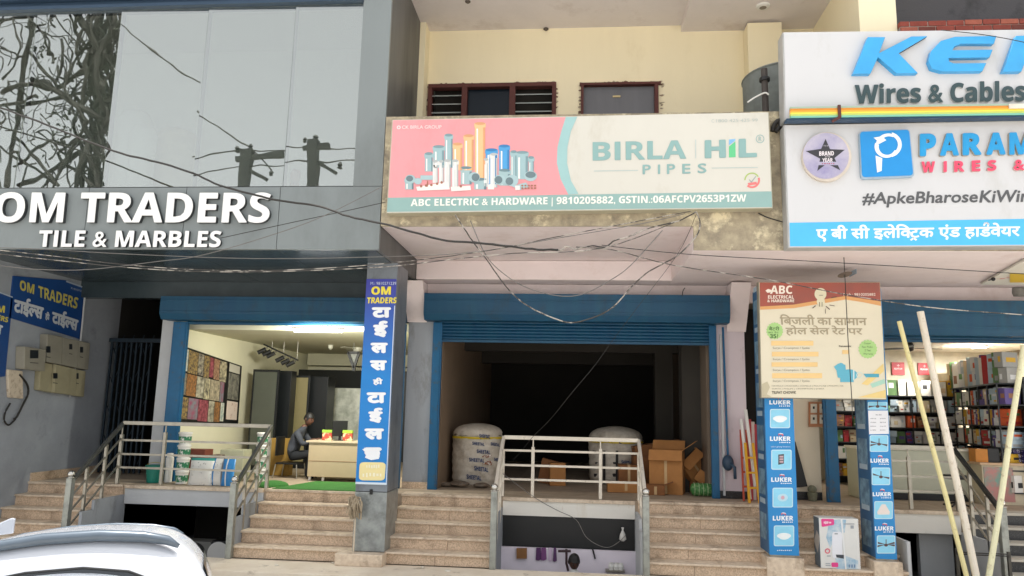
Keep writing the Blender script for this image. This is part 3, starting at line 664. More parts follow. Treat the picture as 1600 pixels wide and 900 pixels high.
# ---- lower white sign with badge and blue band
YP = -1.25
t, f = sign('signboard', 'white cable maker sign with star badge and blue hindi band, below the rainbow tube', [(1225, 195), (1720, 186), (1724, 383.5), (1231.7, 387)], YP, .22, wf, mat('grey sign edge', '#b7b7b5'))
pprint(t, 'blue_band', '#4fb9ee', [[(1233.5, 348), (1720, 340), (1721, 381.5), (1234.5, 385)]], f)
sil = mat('silver badge', '#c6bfcb', .3, .35, col2='#9a93b8', thr=(.4, .7), scale=2.5)
b = MB(); slab(b, ell(1292, 245, 38.5, 38.5, 40), f, .0, .05); bd = b.build('badge', mat('champagne badge rim', '#d3c7b8', .4, .3), t)
b = MB(); flat(b, ell(1290.5, 243.5, 36, 36, 40), f, .0535); b.build('badge_face', sil, bd)
star = [(1290, 217), (1297, 233), (1320, 234), (1304, 247), (1313, 266), (1292, 255.5), (1277, 267), (1281.5, 248), (1259, 236), (1283, 232.5)]
b = MB(); flat(b, star, f, .056); b.build('star', pr('#37353a', .35), bd)
b = MB(); flat(b, R4(1276, 252.8, 1309, 258), f, .0564); b.build('banner', sil, bd)
pletters(bd, '#efe6ea', [('BRAND', [(1280, 236.5), (1303, 236), (1303, 243), (1280, 243.5)], dict(bold=.05)), ('OF THE', [(1289, 244.2), (1297, 244), (1297, 246.2), (1289, 246.5)]), ('YEAR', [(1285, 247.3), (1301, 247), (1301, 253), (1285, 253.5)], dict(bold=.05))], f, .058)
pletters(bd, '#b0475c', [('~~~', [(1284, 254.8), (1305, 254.4), (1305, 256.6), (1284, 257)])], f, .058)
pletters(bd, '#d8d3da', [('* * *', [(1287, 226.5), (1294, 226.5), (1294, 229), (1287, 229)])], f, .058)
def rrect(TL, TR, BR, BL, r=.08):
    P = [Vector((*p, 0)) for p in (TL, TR, BR, BL)]; out = []
    for i in range(4):
        a, p, c = P[i-1], P[i], P[(i+1) % 4]
        for k in range(6):
            s_ = k/5; q0 = p+(a-p)*r; q1 = p+(c-p)*r; m_ = q0*(1-s_)**2+p*2*s_*(1-s_)+q1*s_**2; out.append((m_.x, m_.y))
    return out
b = MB(); slab(b, rrect((1342.5, 205), (1421.5, 201.5), (1429, 276.5), (1346, 280)), f, .0, .05); lg = b.build('logo_tile', mat('pale tile edge', '#9fb4c4', .5), t)
b = MB(); flat(b, rrect((1343.5, 206), (1420.5, 202.5), (1427, 274), (1347, 277)), f, .0535); b.build('logo_face', pr('#1a8fd6', .35), lg)
wh = '#eef0f2'
b = MB(); flat(b, [(1368, 243), (1378.5, 247), (1377.5, 267), (1370.5, 269.5)], f, .056)
for i, (a0, a1, cx, cy, ra, rb_) in enumerate(((-75, 75, 1388, 226, 14, 21), (20, 200, 1385, 229, 13, 18.5), (185, 300, 1388, 227, 14, 19.5))):
    o1 = ell(cx, cy, rb_, rb_*.95, 20, a0, a1); i1 = ell(cx+1, cy, ra, ra, 20, a0+6, a1-6)
    flat(b, o1+list(reversed(i1)), f, .0563+.0004*i)
flat(b, [(1365, 215), (1378, 213), (1385, 219), (1375, 224)], f, .0578)
b.build('logo_mark', pr(wh, .4), lg)
raised(t, f, '#1f9ad6', '#a8a294', [('P', [(1437, 209), (1463, 208), (1463, 243.5), (1437, 244.5)], dict(bold=.07)), ('A', [(1468.5, 208.5), (1498.5, 207.5), (1498.5, 243), (1468.5, 243.5)], dict(bold=.07)), ('R', [(1504, 208), (1534, 207), (1534, 242), (1504, 243)], dict(bold=.07)), ('A', [(1541, 207.5), (1571.5, 206.5), (1571.5, 241.5), (1541, 242)], dict(bold=.07)), ('M', [(1577, 207), (1614, 205.5), (1614, 241), (1577, 242)], dict(bold=.06)), ('OUNT', [(1620, 205), (1716, 202.5), (1716, 239), (1620, 240)], dict(bold=.06))], .04)
raised(t, f, '#ee4d6c', '#c9a6a2', [(c_, [(x0, y0), (x1, y0-.5), (x1, y0+16.5), (x0, y0+17)], dict(bold=.06)) for c_, x0, x1, y0 in (('W', 1440, 1461, 252.5), ('I', 1474.5, 1479.5, 252), ('R', 1491, 1507, 251.5), ('E', 1518.5, 1532, 250.8), ('S', 1543, 1557, 250.2), ('&', 1584, 1601, 249.5), ('C', 1620, 1636, 249), ('A', 1645, 1662, 248.5), ('B', 1670, 1684, 248), ('L', 1692, 1704, 248))], .03)
pletters(t, '#57585a', [('#ApkeBharose', [(1347, 300.5), (1528, 297.5), (1528, 322), (1347, 325)], dict(bold=.022, shear=.12)), ('KiWire', [(1531, 297.5), (1620, 296), (1620, 315.5), (1530, 317)], dict(bold=.022, shear=.12))], f)
H1 = deva(['ए', ('sp', .25), 'बी', ('sp', .25), 'सी', ('sp', .28), 'इले', 'ि', ('half', 'क', .66), 'ट', ('rakar',), 'क', ('sp', .3), 'एंड', ('sp', .28), 'हाड', ('reph',), 'वेयर'])
pletters(t, '#f1f5f7', [(H1, [(1275, 350.5), (1594, 346), (1594, 373.5), (1275, 378.5)], dict(bold=.028))], f)

# ---- raised white letters on the grey fascia
fz = PY(YF)
lm = mat('white raised letter', '#efefec', .4, var=.02); sm = mat('dark letter side', '#3a3d3f', .5)
raised(lb, fz, lm, sm, [('OM TRADERS', [(-6, 300), (424, 300.5), (420, 348.5), (-11, 348)], dict(bold=.045))], .06)
raised(lb, fz, lm, sm, [('TILE & MARBLES', [(62, 359.5), (346.5, 360.5), (344, 386.5), (59, 386)], dict(bold=.045))], .045)

# ================================================================ PILLARS
pl = thing('pillar', 'steel clad square pillar on granite base carrying the tall blue banner', 'pillar', (-2.92, .2, 0))
px0, px1 = -3.165, -2.70; YPi = -.06
b = MB(); b.box(px0, px1, YPi, .62, .172, .985); b.build('lower_cladding', M_['steelworn'], pl, bevel=.006)
b = MB(); b.box(px0, px1, YPi, .62, .993, 4.33); b.build('upper_cladding', mat('grey steel cladding', '#80868c', .4, .35, var=.1, scale=2.5, streak=True, dirt=('#55575a', 2.4, .5, .75)), pl, bevel=.006)
b = MB(); b.box(px0-.19, px1+.02, -.24, .72, 0, .165); b.build('base', M_['granite_top'], pl, bevel=.012)
b = MB(); b.box(px0+.01, px1-.01, YPi+.01, .6, .165, .172); b.box(px0+.01, px1-.01, YPi+.01, .6, .985, .993); b.build('joint', M_['black'], pl)
b = MB(); p = W(580, 768, Y=YPi-.01); b.box(p.x-.02, p.x+.02, YPi-.025, YPi-.002, p.z-.04, p.z+.03); b.build('switch_plate', M_['black'], pl)
bn = thing('banner', 'tall narrow blue to purple banner with hindi letters down the steel pillar', 'banner', (-2.92, -.08, 1.09))
fb = PY(-.085)
zb0 = W(581, 757, Y=-.085).z; zt0 = W(600, 436, Y=-.085).z
b = MB(); b.box(px0+.005, px1-.005, -.083, -.065, zb0, zt0); b.build('panel', mat('blue to purple banner print', '#1280cc', .4, var=.03, grad=(1.55, 2.85, '#3b3f9e')), bn)
b = MB(); b.box(px0+.005, px1-.005, -.0865, -.0835, zb0, zb0+.03); b.box(px1-.017, px1-.006, -.0865, -.0835, zb0+.032, zt0-.4); b.build('white_edge', pr('#d9e3ea', .5), bn)
pletters(bn, '#c9d4e6', [('M.: 9810271239', [(579, 440.5), (619, 440.5), (619, 445), (579, 445)])], fb, .004)
pletters(bn, '#f0dd45', [('OM', [(580.5, 447.5), (611, 447.5), (610.5, 460.5), (580, 460.5)], dict(bold=.06)), ('TRADERS', [(574, 464.5), (620, 464.5), (619, 474), (573, 474)], dict(bold=.05))], fb, .004)
kb = dict(bold=.065)
pletters(bn, '#f2f4f6', [('टा', R4(581, 480, 611, 496.5), kb), ('ई', R4(583, 501, 606, 527), kb), ('ल', R4(579, 535.5, 606, 552), kb), ('स', R4(578, 563, 604.5, 579), kb), ('ही', R4(582.5, 590, 598, 602), dict(bold=.05)), ('टा', R4(573, 613, 603, 630), kb), ('ई', R4(575.5, 637, 598, 661), kb), ('ल', R4(569.5, 669.5, 600, 687), kb), ('स', R4(568, 699, 596.5, 717), dict(bold=.1))], fb, .004)
pprint(bn, 'torn_paint', '#f2f4f6', [[(566, 702), (575, 700), (585, 703), (592, 701), (594, 708), (592, 717), (580, 719), (570, 715), (573, 709)]], fb, .009)
pprint(bn, 'yellow_box', '#efdfa0', [rrect((562, 722), (603, 722.5), (601, 751), (560.5, 750.5), .2)], fb, .005)
pletters(bn, '#f7f0d2', [('~~~', R4(572, 725, 594, 732)), ('~~~', R4(566, 738, 598, 746))], fb, .009)

# blue advertising columns
def adcol(label, x0, x1, yb, front, side_panels, lu, paper=None, sideX=None):
    t = thing('advertising_column', label, 'column', ((x0+x1)/2, .15, 0))
    b = MB(); b.box(x0+.02, x1-.02, .04, .5, .3, 3.99); b.build('shaft', mat('cream paint column', '#cfc4ae', .8), t)
    b = MB(); b.box(x0-.05, x1+.05, -.05, .56, 0, .3); b.build('base', M_['granite_top'], t, bevel=.01)
    ztop = 4.0
    b = MB(); b.box(x0, x1, 0, .036, .325, ztop); b.build('front_board', M_['bluepr'], t, bevel=.002)
    b = MB(); b.box(x0-.012, x0-.001, .003, .46, .34, ztop); b.build('side_board', mat('faded blue side print', '#2c5f88', .5, var=.12, scale=3), t, bevel=.002)
    fr = PY(0); sf = PXp(x0-.012, -1)
    glow = mat('pale blue picture print', '#8fd4ee', .4, var=.1, scale=4)
    for q in front:
        pprint(t, 'picture_frame', '#bfe3f1', [rrect((q[0], q[1]), (q[2], q[1]), (q[2], q[3]), (q[0], q[3]), .1)], fr, .002)
        x_, y_ = (q[2]-q[0])*.05, (q[3]-q[1])*.05
        pprint(t, 'picture', glow, [rrect((q[0]+x_, q[1]+y_), (q[2]-x_, q[1]+y_), (q[2]-x_, q[3]-y_), (q[0]+x_, q[3]-y_), .08)], fr, .0032)
        cx, cy = (q[0]+q[2])/2, (q[1]+q[3])/2
        k = q[4]
        if k == 'lamp': pprint(t, 'lamp_picture', '#eef3f4', [ell(cx, cy, 11, 4.5), ell(cx, cy+2, 8, 4)], fr, .0045)
        elif k == 'flood': pprint(t, 'flood_picture', '#4a4f55', [[(cx-5, cy-8), (cx+4, cy-9), (cx+4, cy+6), (cx-5, cy+8)]], fr, .0045); pprint(t, 'lens_picture', '#c9a8ae', [R4(cx-3, cy-6+4*j, cx+3, cy-3.4+4*j) for j in range(3)], fr, .0055)
        elif k == 'spot': pprint(t, 'lamp_picture', '#b9dcec', [ell(cx, cy, 8, 6)], fr, .0045); pprint(t, 'spot_picture', '#cfa8b4', [ell(cx, cy, 3, 3)], fr, .0055)
        elif k == 'fan':
            sh = [ell(cx, cy+1, 3, 2.2), R4(cx-.6, cy-8, cx+.6, cy)]
            for a in q[5]: sh.append([(cx, cy), (cx+14*math.cos(R(a))-1.5*math.sin(R(a)), cy+8*math.sin(R(a))+1.6), (cx+14*math.cos(R(a)), cy+8*math.sin(R(a))-1.4)])
            pprint(t, 'fan_picture', '#5b3f40', sh, fr, .0045)
        elif k == 'shade': pprint(t, 'lamp_picture', '#e9ded6', [[(cx-3, cy-9), (cx+3, cy-9), (cx+10, cy+3), (cx+9, cy+7), (cx-9, cy+7), (cx-10, cy+3)]], fr, .0045)
    pletters(t, '#eef4f8', [('LUKER', [(x_, y_), (x_+w_, y_), (x_+w_, y_+h_), (x_, y_+h_)], dict(bold=.06)) for x_, y_, w_, h_ in lu] + [('~~~', [(x_+w_*.45, y_+h_+1.2), (x_+w_, y_+h_+1.2), (x_+w_, y_+h_+3.4), (x_+w_*.45, y_+h_+3.4)]) for x_, y_, w_, h_ in lu], fr, .004)
    pprint(t, 'logo_mark', '#d24a5c', [[(x_+w_*.42, y_-1.2), (x_+w_*.4, y_-4), (x_+w_*.62, y_-4), (x_+w_*.66, y_-1.2), (x_+w_*.6, y_-1.2), (x_+w_*.56, y_-2.8), (x_+w_*.46, y_-2.8)] for x_, y_, w_, h_ in lu], fr, .004)
    pprint(t, 'logo_swoosh', '#dfe8ee', [[(x_+w_*.4, y_-4.2), (x_+w_*.5, y_-5.6), (x_+w_*.62, y_-4.6), (x_+w_*.66, y_-3.4)] for x_, y_, w_, h_ in lu], fr, .005)
    for z0, z1 in side_panels:
        b = MB(); b.box(x0-.0165, x0-.0125, .07, .4, z0, z1); b.build('side_picture', mat('faded pale side picture', '#7fa3b8', .5, col2='#4f6f88', thr=(.4, .6), scale=6), t)
    for z0, z1 in side_panels:
        b = MB(); b.box(x0-.0165, x0-.0125, .1, .38, z1+.13, z1+.2); b.build('side_lettering', pr('#a9bcc8', .5), t)
    return t, fr
FA = adcol('wide blue column with lamp pictures left of the hanging cream shop board', 2.61, 3.0, 0, [(1203, 639, 1234.5, 669, 'lamp'), (1205, 702.5, 1237, 734, 'flood'), (1207, 762, 1239, 793, 'spot'), (1209, 821, 1241, 853.5, 'lamp')], [(.5+.6*i, .85+.6*i) for i in range(6)], [(1202, 625.5, 33.5, 6.5), (1203, 682, 32.5, 7), (1205, 746, 32.5, 7), (1207.5, 806, 32, 7.5)])
t, fr = FA
pletters(t, '#dbe9f2', [('LED Lighting Solutions', [(1205, 697), (1235, 697), (1235, 699.5), (1205, 699.5)]), ('~~~~', [(1214, 859), (1238, 859), (1238, 861), (1214, 861)])], fr, .004)
FB = adcol('narrow blue column with ceiling fan pictures at the right of the heater carton', 4.0, 4.27, 0, [(1356, 628, 1386.5, 640, 'fan', (10, 170)), (1359, 680, 1388, 706, 'fan', (20, 160, 200)), (1362, 730.5, 1391, 758, 'fan', (20, 205)), (1366, 783, 1395, 811, 'shade'), (1370, 836.5, 1399, 865, 'fan', (10, 160, 200, 340))], [(.45+.55*i, .8+.55*i) for i in range(7)], [(1360, 716.5, 29, 6.5), (1363.5, 769, 29, 6.5), (1367, 822.5, 29.5, 6.5)])
t, fr = FB
b = MB(); flat(b, [(1356.5, 641.5), (1387.3, 641.5), (1389, 678), (1358, 678.5)], fr, .008); pp = b.build('paper_notice', pr('#e9e9ec', .7), t)
pletters(pp, '#9a9aa2', [('~~', R4(1368, 647, 1378, 649.5))] + [('~~~', R4(1360+15*i, 653+6*j, 1369+15*i, 655+6*j)) for i in range(2) for j in range(4)], fr, .0095)

# ---- cream shop board hung between the columns
YA = -.14
t, f = sign('shop_board', 'cream shop board with red top and bulb drawing, hung across the blue columns', [(1185, 440), (1376, 440), (1386, 625), (1189, 622)], YA, .12, mat('cream printed board', '#dfd6bd', .5, var=.03, scale=2), mat('dark board edge', '#8d8878', .6))
hd = mat('red brown header print', '#a8503f', .45, col2='#7a5048', thr=(.35, .8), scale=1.6)
pprint(t, 'header', hd, [[(1187, 441.5), (1374.5, 441.5), (1376, 471), (1350, 467), (1321, 462.5), (1292, 467), (1240, 476), (1187.5, 479)]], f)
pprint(t, 'orange_band', '#d9a165', [[(1187.5, 479), (1240, 476), (1292, 467), (1321, 462.5), (1350, 467), (1376, 471), (1376.5, 478), (1350, 472.5), (1321, 468), (1292, 473), (1240, 481.5), (1187.7, 484)]], f, .0035)
pletters(t, '#f0e4d6', [('ABC', [(1204, 446), (1238, 446), (1238, 459.5), (1203, 459.5)], dict(bold=.05)), ('ELECTRICAL', R4(1200, 461.3, 1240.5, 466.7), dict(bold=.03)), ('& HARDWARE', R4(1199, 467.8, 1241, 472.3), dict(bold=.03)), ('Mob.: 9810205882', R4(1318, 458, 1368, 462))], f, .005)
pprint(t, 'plug_drawing', '#f0e4d6', [[(1196, 454), (1200, 451.5), (1204, 452.5), (1206, 454.5), (1203, 457), (1199, 457.5)]], f, .005)
pprint(t, 'bulb_drawing', '#d9d2b4', [ell(1282, 459.5, 9.3, 9.5), [(1277, 466), (1288, 466), (1289, 473), (1286, 479.5), (1279.5, 479.5), (1276, 472)]], f, .005)
pprint(t, 'bulb_lines', '#5a4a3e', [R4(1280, 472, 1281, 479), R4(1284, 472, 1285, 479), [(1269, 481), (1274, 477), (1275, 478), (1270, 482)], [(1290, 479), (1291, 478), (1297, 483), (1296, 484)], R4(1289.5, 482, 1290.3, 490), [(1296, 476), (1304, 477.5), (1304, 478.5), (1296, 477)], [(1299, 464.5), (1307, 463), (1307, 464.5), (1299, 466)], R4(1280, 461, 1286, 461.7)], f, .0065)
H2 = deva(['ि', 'ब', 'जली', ('sp', .22), 'का', ('sp', .22), 'सामान']); H3 = deva(['होल', ('sp', .22), 'सेल', ('sp', .22), 'रेट', ('sp', .22), 'पर'])
pletters(t, '#a99c80', [(H2, [(1218, 491), (1354, 492.5), (1355, 508.5), (1219, 507.5)], dict(bold=.02)), (H3, [(1227, 508), (1347, 509), (1348, 525), (1228, 524.5)], dict(bold=.02))], f, .005)
def burst(cx, cy, r, n=18): return [(cx+(r if i % 2 else r*.9)*math.cos(math.pi*i/n), cy+(r if i % 2 else r*.9)*math.sin(math.pi*i/n)) for i in range(2*n)]
pprint(t, 'green_burst', '#a9cf82', [burst(1210.5, 517, 13.5), burst(1356, 545.5, 15)], f, .005)
pletters(t, '#41662f', [('बैटरी', R4(1201, 510, 1218, 516.5), dict(bold=.02)), ('का रेट', R4(1200, 517.5, 1217, 521), {}), ('35?', R4(1203, 522, 1216, 528.5), dict(bold=.05)), ('Copper', R4(1350, 535, 1361, 538.5), {}), ('Fan FULL', R4(1347, 540.5, 1364, 543.5), {}), ('2 Year', R4(1351, 545.5, 1361, 549), {}), ('Warranty', R4(1349, 551.5, 1364, 555), {})], f, .007)
pprint(t, 'price_bar', '#ecc98a', [R4(1205, 532.5, 1271, 540), R4(1206, 549.6, 1279, 557), R4(1205.5, 566, 1277.6, 573), R4(1206.5, 583, 1284.5, 591), R4(1316, 547, 1327, 553)], f, .005)
pletters(t, '#8a8270', [('Surya / Crompton / Syska', R4(1207.5, y_, 1265, y_+4.2), {}) for y_ in (542, 559.5, 576.5, 593.5)] + [('HAVELLS | ANCHOR | HAVELLS | POLYCAB | PHILIPS | GE', R4(1206, 602, 1318, 604.6), {}), ('SURYA | PHILIPS | CROMPTON | SYSKA', R4(1206, 606.5, 1288, 609), {})], f, .005)
pletters(t, '#5d5747', [('TILPAT CHOWK', R4(1206, 611, 1244, 615.5), dict(bold=.02)), ('Panasonic', R4(1311, 539.5, 1330, 542.3), dict(bold=.03))], f, .005)
mb_ = '#5fb0c6'
pprint(t, 'pump_drawing', mb_, [ell(1327, 586, 13, 9), [(1303, 573), (1310, 568), (1321, 570), (1322, 582), (1318, 591), (1309, 590), (1307, 579)], [(1313, 588), (1334, 590), (1334, 597), (1313, 597)], ell(1314, 572, 5, 5)], f, .005)
pprint(t, 'pump_ring', '#cfe0dc', [ring(1343, 586, 4, 5), [(1333, 578), (1335, 578), (1335, 594), (1333, 594)]], f, .0075)
pprint(t, 'blue_tag', '#4da2b8', [[(1349, 584), (1373.5, 584), (1373.5, 589.5), (1353, 589.5)]], f, .005)
pprint(t, 'teal_swash', '#a9d2be', [[(1360, 600), (1382, 592), (1383, 599), (1363, 606)]], f, .005)
pprint(t, 'yellow_swash', '#e8cd86', [[(1346, 600), (1380, 568), (1381, 580), (1356, 602)], [(1340, 621), (1384, 609), (1384.5, 622)]], f, .0045)
pprint(t, 'torn_corner', '#bfb598', [[(1191, 600), (1199, 596), (1203, 605), (1198, 616), (1206, 620), (1191, 620)]], f, .005)
# hook plate hanging before the board
dk = thing('hanging_plate', 'round brown ceiling plate hanging on a cord above the cream shop board', 'ceiling plate', W(1320, 430, Y=-.6))
c0 = W(1320, 429, Y=-.6)
b = MB(); b.lathe(c0, [(.001, -.004), (.09, -.004), (.094, 0), (.06, .012), (.001, .016)], 24, Matrix.Rotation(R(-16), 4, 'X') @ Matrix.Rotation(R(-8), 4, 'Y')); b.build('plate', mat('brown dull metal', '#5a4d44', .6, .1), dk, smooth=True)
b = MB(); b.tube([c0+Vector((0, 0, .01)), (c0.x, -.6, zs-.01)], .006); b.tube([c0, W(1325, 530, Y=-.5), W(1331, 625, Y=-.42), W(1332, 655, Y=-.4)], .006); b.build('cord', M_['wire_b'], dk)

# ================================================================ LEFT WALL BOARDS AND METERS
XW = -9.0; fw = PXp(XW+.02, 1)
def wallboard(label, pts, texts, prints=()):
    P = [fw(*p) for p in pts]; c0 = sum(P, Vector())/len(P)
    t = thing('wall_sign', label, 'sign', (XW, c0.y, min(p.z for p in P)))
    b = MB(); b.prism([p+Vector((.002, 0, 0)) for p in P], (-.02, 0, 0)); b.build('panel', mat('deep blue sign print', '#14427e', .5, var=.06), t)
    for c_, it in texts: pletters(t, c_, it, fw, .006)
    for c_, sh in prints: pprint(t, 'white_edge', c_, sh, fw, .004)
DL = deva(['टाई', ('half', 'ल', .72), 'स'])
wallboard('tilted blue tile shop sign high on the left wall above the meter boxes', [(21, 431), (104, 438), (133, 449), (125.5, 530), (14, 496)],
  [('#c9bd5a', [('OM', [(31, 437), (54, 444.5), (53, 460), (31, 453)], dict(bold=.05)), ('TRADERS', [(60, 446), (123, 465.5), (120, 483), (60.5, 464)], dict(bold=.04))]),
   ('#c3c8cc', [(DL, [(23, 460), (70, 474), (66, 502), (21, 490)], dict(bold=.05)), ('ही', [(71, 486), (78, 488.5), (77, 502), (70.5, 500)], dict(bold=.04)), (DL, [(82, 480), (124, 494), (120, 520), (81, 507)], dict(bold=.05)), ('M. 9810271239', [(111, 448.5), (130, 454), (130, 457), (111, 451.5)], {})])],
  [('#aeb8c4', [[(104, 438.3), (133, 448.7), (132.6, 451), (103, 440.5)]])])
wallboard('blue sign at the very left edge of the wall, partly cut off by the photo', [(-30, 446), (20, 464), (8, 588), (-30, 592)],
  [('#d9c94f', [('OM', [(-16, 473), (8, 478), (7, 489), (-16, 485)], dict(bold=.05)), ('TRADERS', [(-30, 484), (13.5, 496), (12, 504), (-30, 493)], dict(bold=.05))]), ('#c3c8cc', [('टा', [(-18, 503), (5, 509), (3, 524), (-18, 519)], dict(bold=.05))])], [('#aeb8c4', [[(-30, 445), (20, 463.5), (20, 465.5), (-30, 447)]])])
def meter(label, q, th, col, win, name='meter_box'):
    P = [fw(x, y) for x, y in q]; c0 = sum(P, Vector())/4
    t = thing(name, label, 'meter box', (XW, c0.y, min(p.z for p in P)))
    b = MB(); b.prism([Vector((XW+th, p.y, p.z)) for p in P], (-th, 0, 0)); b.build('case', col, t, bevel=.012)
    if win:
        ff = PXp(XW+th, 1); b = MB(); flat(b, R4(*win), ff, .002); b.build('window', mat('dark meter window', '#23282c', .3), t)
        b = MB(); flat(b, [(win[0], win[3]+6), (win[2], win[3]+7), (win[2], win[3]+8), (win[0], win[3]+7)], ff, .002); b.build('seal_slot', M_['black'], t)
mg = mat('beige meter case', '#8e8a7c', .6, var=.08); mg2 = mat('yellowed meter case', '#9c9578', .6, var=.08)
meter('grey rounded meter box left of the meter rows, below the tilted sign', [(26, 541), (60, 546), (58, 580), (25, 576)], .16, mg, (47, 547, 60, 560))
meter('beige meter box first in the upper row, directly under the tilted sign', [(64, 522), (88, 526), (86, 570), (62, 565)], .14, mg, (72, 541, 79, 551))
meter('beige meter box in the middle of the upper row', [(89, 527), (114, 532), (112, 575), (87, 570)], .13, mg, (108, 537.5, 113, 546))
meter('beige meter box last in the upper row by the conduit', [(115, 532), (133, 536), (130, 578), (113, 575)], .12, mg, (125, 542, 130, 551))
meter('plain yellowed box in the lower row with no window', [(57, 566), (75, 569), (73, 613), (54, 609)], .1, mg2, None, 'junction_box')
meter('yellowed meter box with three dots in the lower row', [(76, 569), (99, 574), (97, 616), (73, 613)], .15, mg2, (83, 583, 90, 591.5))
meter('narrow yellowed meter box right of the three dot box', [(100, 574), (112, 577), (110, 618), (98, 616)], .12, mg2, (102, 581, 106, 590))
meter('last yellowed meter box in the lower row by the conduit', [(113, 577), (127, 580), (124, 620), (111, 618)], .11, mg2, (119, 583, 123, 592))
meter('pale scuffed wooden fuse board with loose wires at the far left', [(10, 577), (33, 580), (34, 623), (12, 621)], .05, mat('pale fuse board', '#cdbfa9', .8, col2='#96836f', thr=(.5, .7), scale=12), None, 'fuse_board')
b = MB(); q = PXp(XW+.05, 1)
b.tube(smoothpts([q(x, y) for x, y in ((30, 585), (42, 600), (44, 615), (36, 632), (27, 650), (22, 655))]), .016)
b.tube(smoothpts([q(x, y) for x, y in ((16, 630), (8, 645), (7, 658), (14, 664), (24, 655))]), .014)
solo('loose_wires', b, M_['wire_b'], 'loop of black wires hanging under the pale fuse board', 'wires')
b = MB(); b.tube(smoothpts([q(x, y) for x, y in ((240, 455), (190, 452), (140, 449), (134, 452), (126, 530), (117, 575), (109, 620))], 3), .016)
solo('conduit', b, M_['slabgrey'], 'pale conduit bending down the left wall beside the tilted sign', 'conduit')

# ================================================================ RAILINGS
def railing(label, x0, x1, diag=(True, True), mids=(), ye=1.1, zt=1.79, hand=None, cat='railing', sm=None):
    t = thing('railing', label, cat, ((x0+x1)/2, ye, .85)); st_ = sm or M_['steel']
    zl = (1.12, 1.335, 1.56)
    b = MB(); b.sq((x0+.01, ye, zt-.03), (x1-.01, ye, zt-.03), .055, .06); b.build('top_rail', st_, t, bevel=.006)
    for z in zl:
        b = MB(); b.sq((x0, ye, z), (x1, ye, z), .028, .032); b.build('rail', st_, t)
    for x in mids:
        b = MB(); b.sq((x, ye-.002, .857), (x, ye-.002, zt-.17), .05); b.sq((x, ye, zt-.17), (x, ye, zt-.06), .018); b.build('post', st_, t, bevel=.004)
    for side, on in ((x0, diag[0]), (x1, diag[1])):
        b = MB(); b.sq((side, ye, .857), (side, ye, zt-.22), .05); b.sq((side, ye, zt-.22), (side, ye, zt-.065), .018); b.build('post', st_, t, bevel=.004)
        if not on: continue
        s_ = side
        b = MB(); b.sq((s_, -.05, .0), (s_, -.05, 1.05), .09); nw = b.build('newel', mat('worn newel steel', '#9fa29b', .4, .6, col2='#7d7f7a', thr=(.45, .7), scale=7), t, bevel=.01)
        b = MB(); b.ball((s_, -.05, 1.105), .05); b.box(s_-.05, s_+.05, -.1, 0, 1.052, 1.062); b.build('ball', mat('polished steel ball', '#c9c6be', .2, .9), nw, smooth=True)
        b = MB(); b.sq((s_, -.03, 1.0), (s_, ye+.02, zt-.03), .05, .055); b.build('handrail', hand or st_, t, bevel=.006)
        sl_ = (zt-1.03)/(ye)
        for dz in (.24, .46, .68):
            b = MB(); b.sq((s_, -.02, 1.0-dz), (s_, ye, zt-.03-dz), .022); b.build('rail', st_, t)
        for fy in (.3, .72):
            zz = .17*(int(fy/.262)+1); b = MB(); b.sq((s_+.001, fy, zz), (s_+.001, fy, 1.0+(zt-1.03)*fy/ye-.05), .042); b.build('post', st_, t, bevel=.004)
    return t
railing('pale worn steel railing round the middle basement opening', -1.16, .95, mids=(-.69, .36), sm=mat('pale dusty steel', '#d8cfbf', .45, .25, var=.08, scale=9, dirt=('#8d8068', 7, .58, .72)))
railing('steel railing with dark right handrail round the left basement opening', -7.5, -4.97, mids=(-6.75,), zt=1.87, hand=mat('dark stained handrail steel', '#5f605d', .4, .6, var=.2))
rg = railing('steel railing round the right basement opening behind the leaning poles', 4.33, 5.62, mids=(4.95,), diag=(False, True), zt=1.79, hand=mat('black handrail', '#2a2b2c', .35, .4))

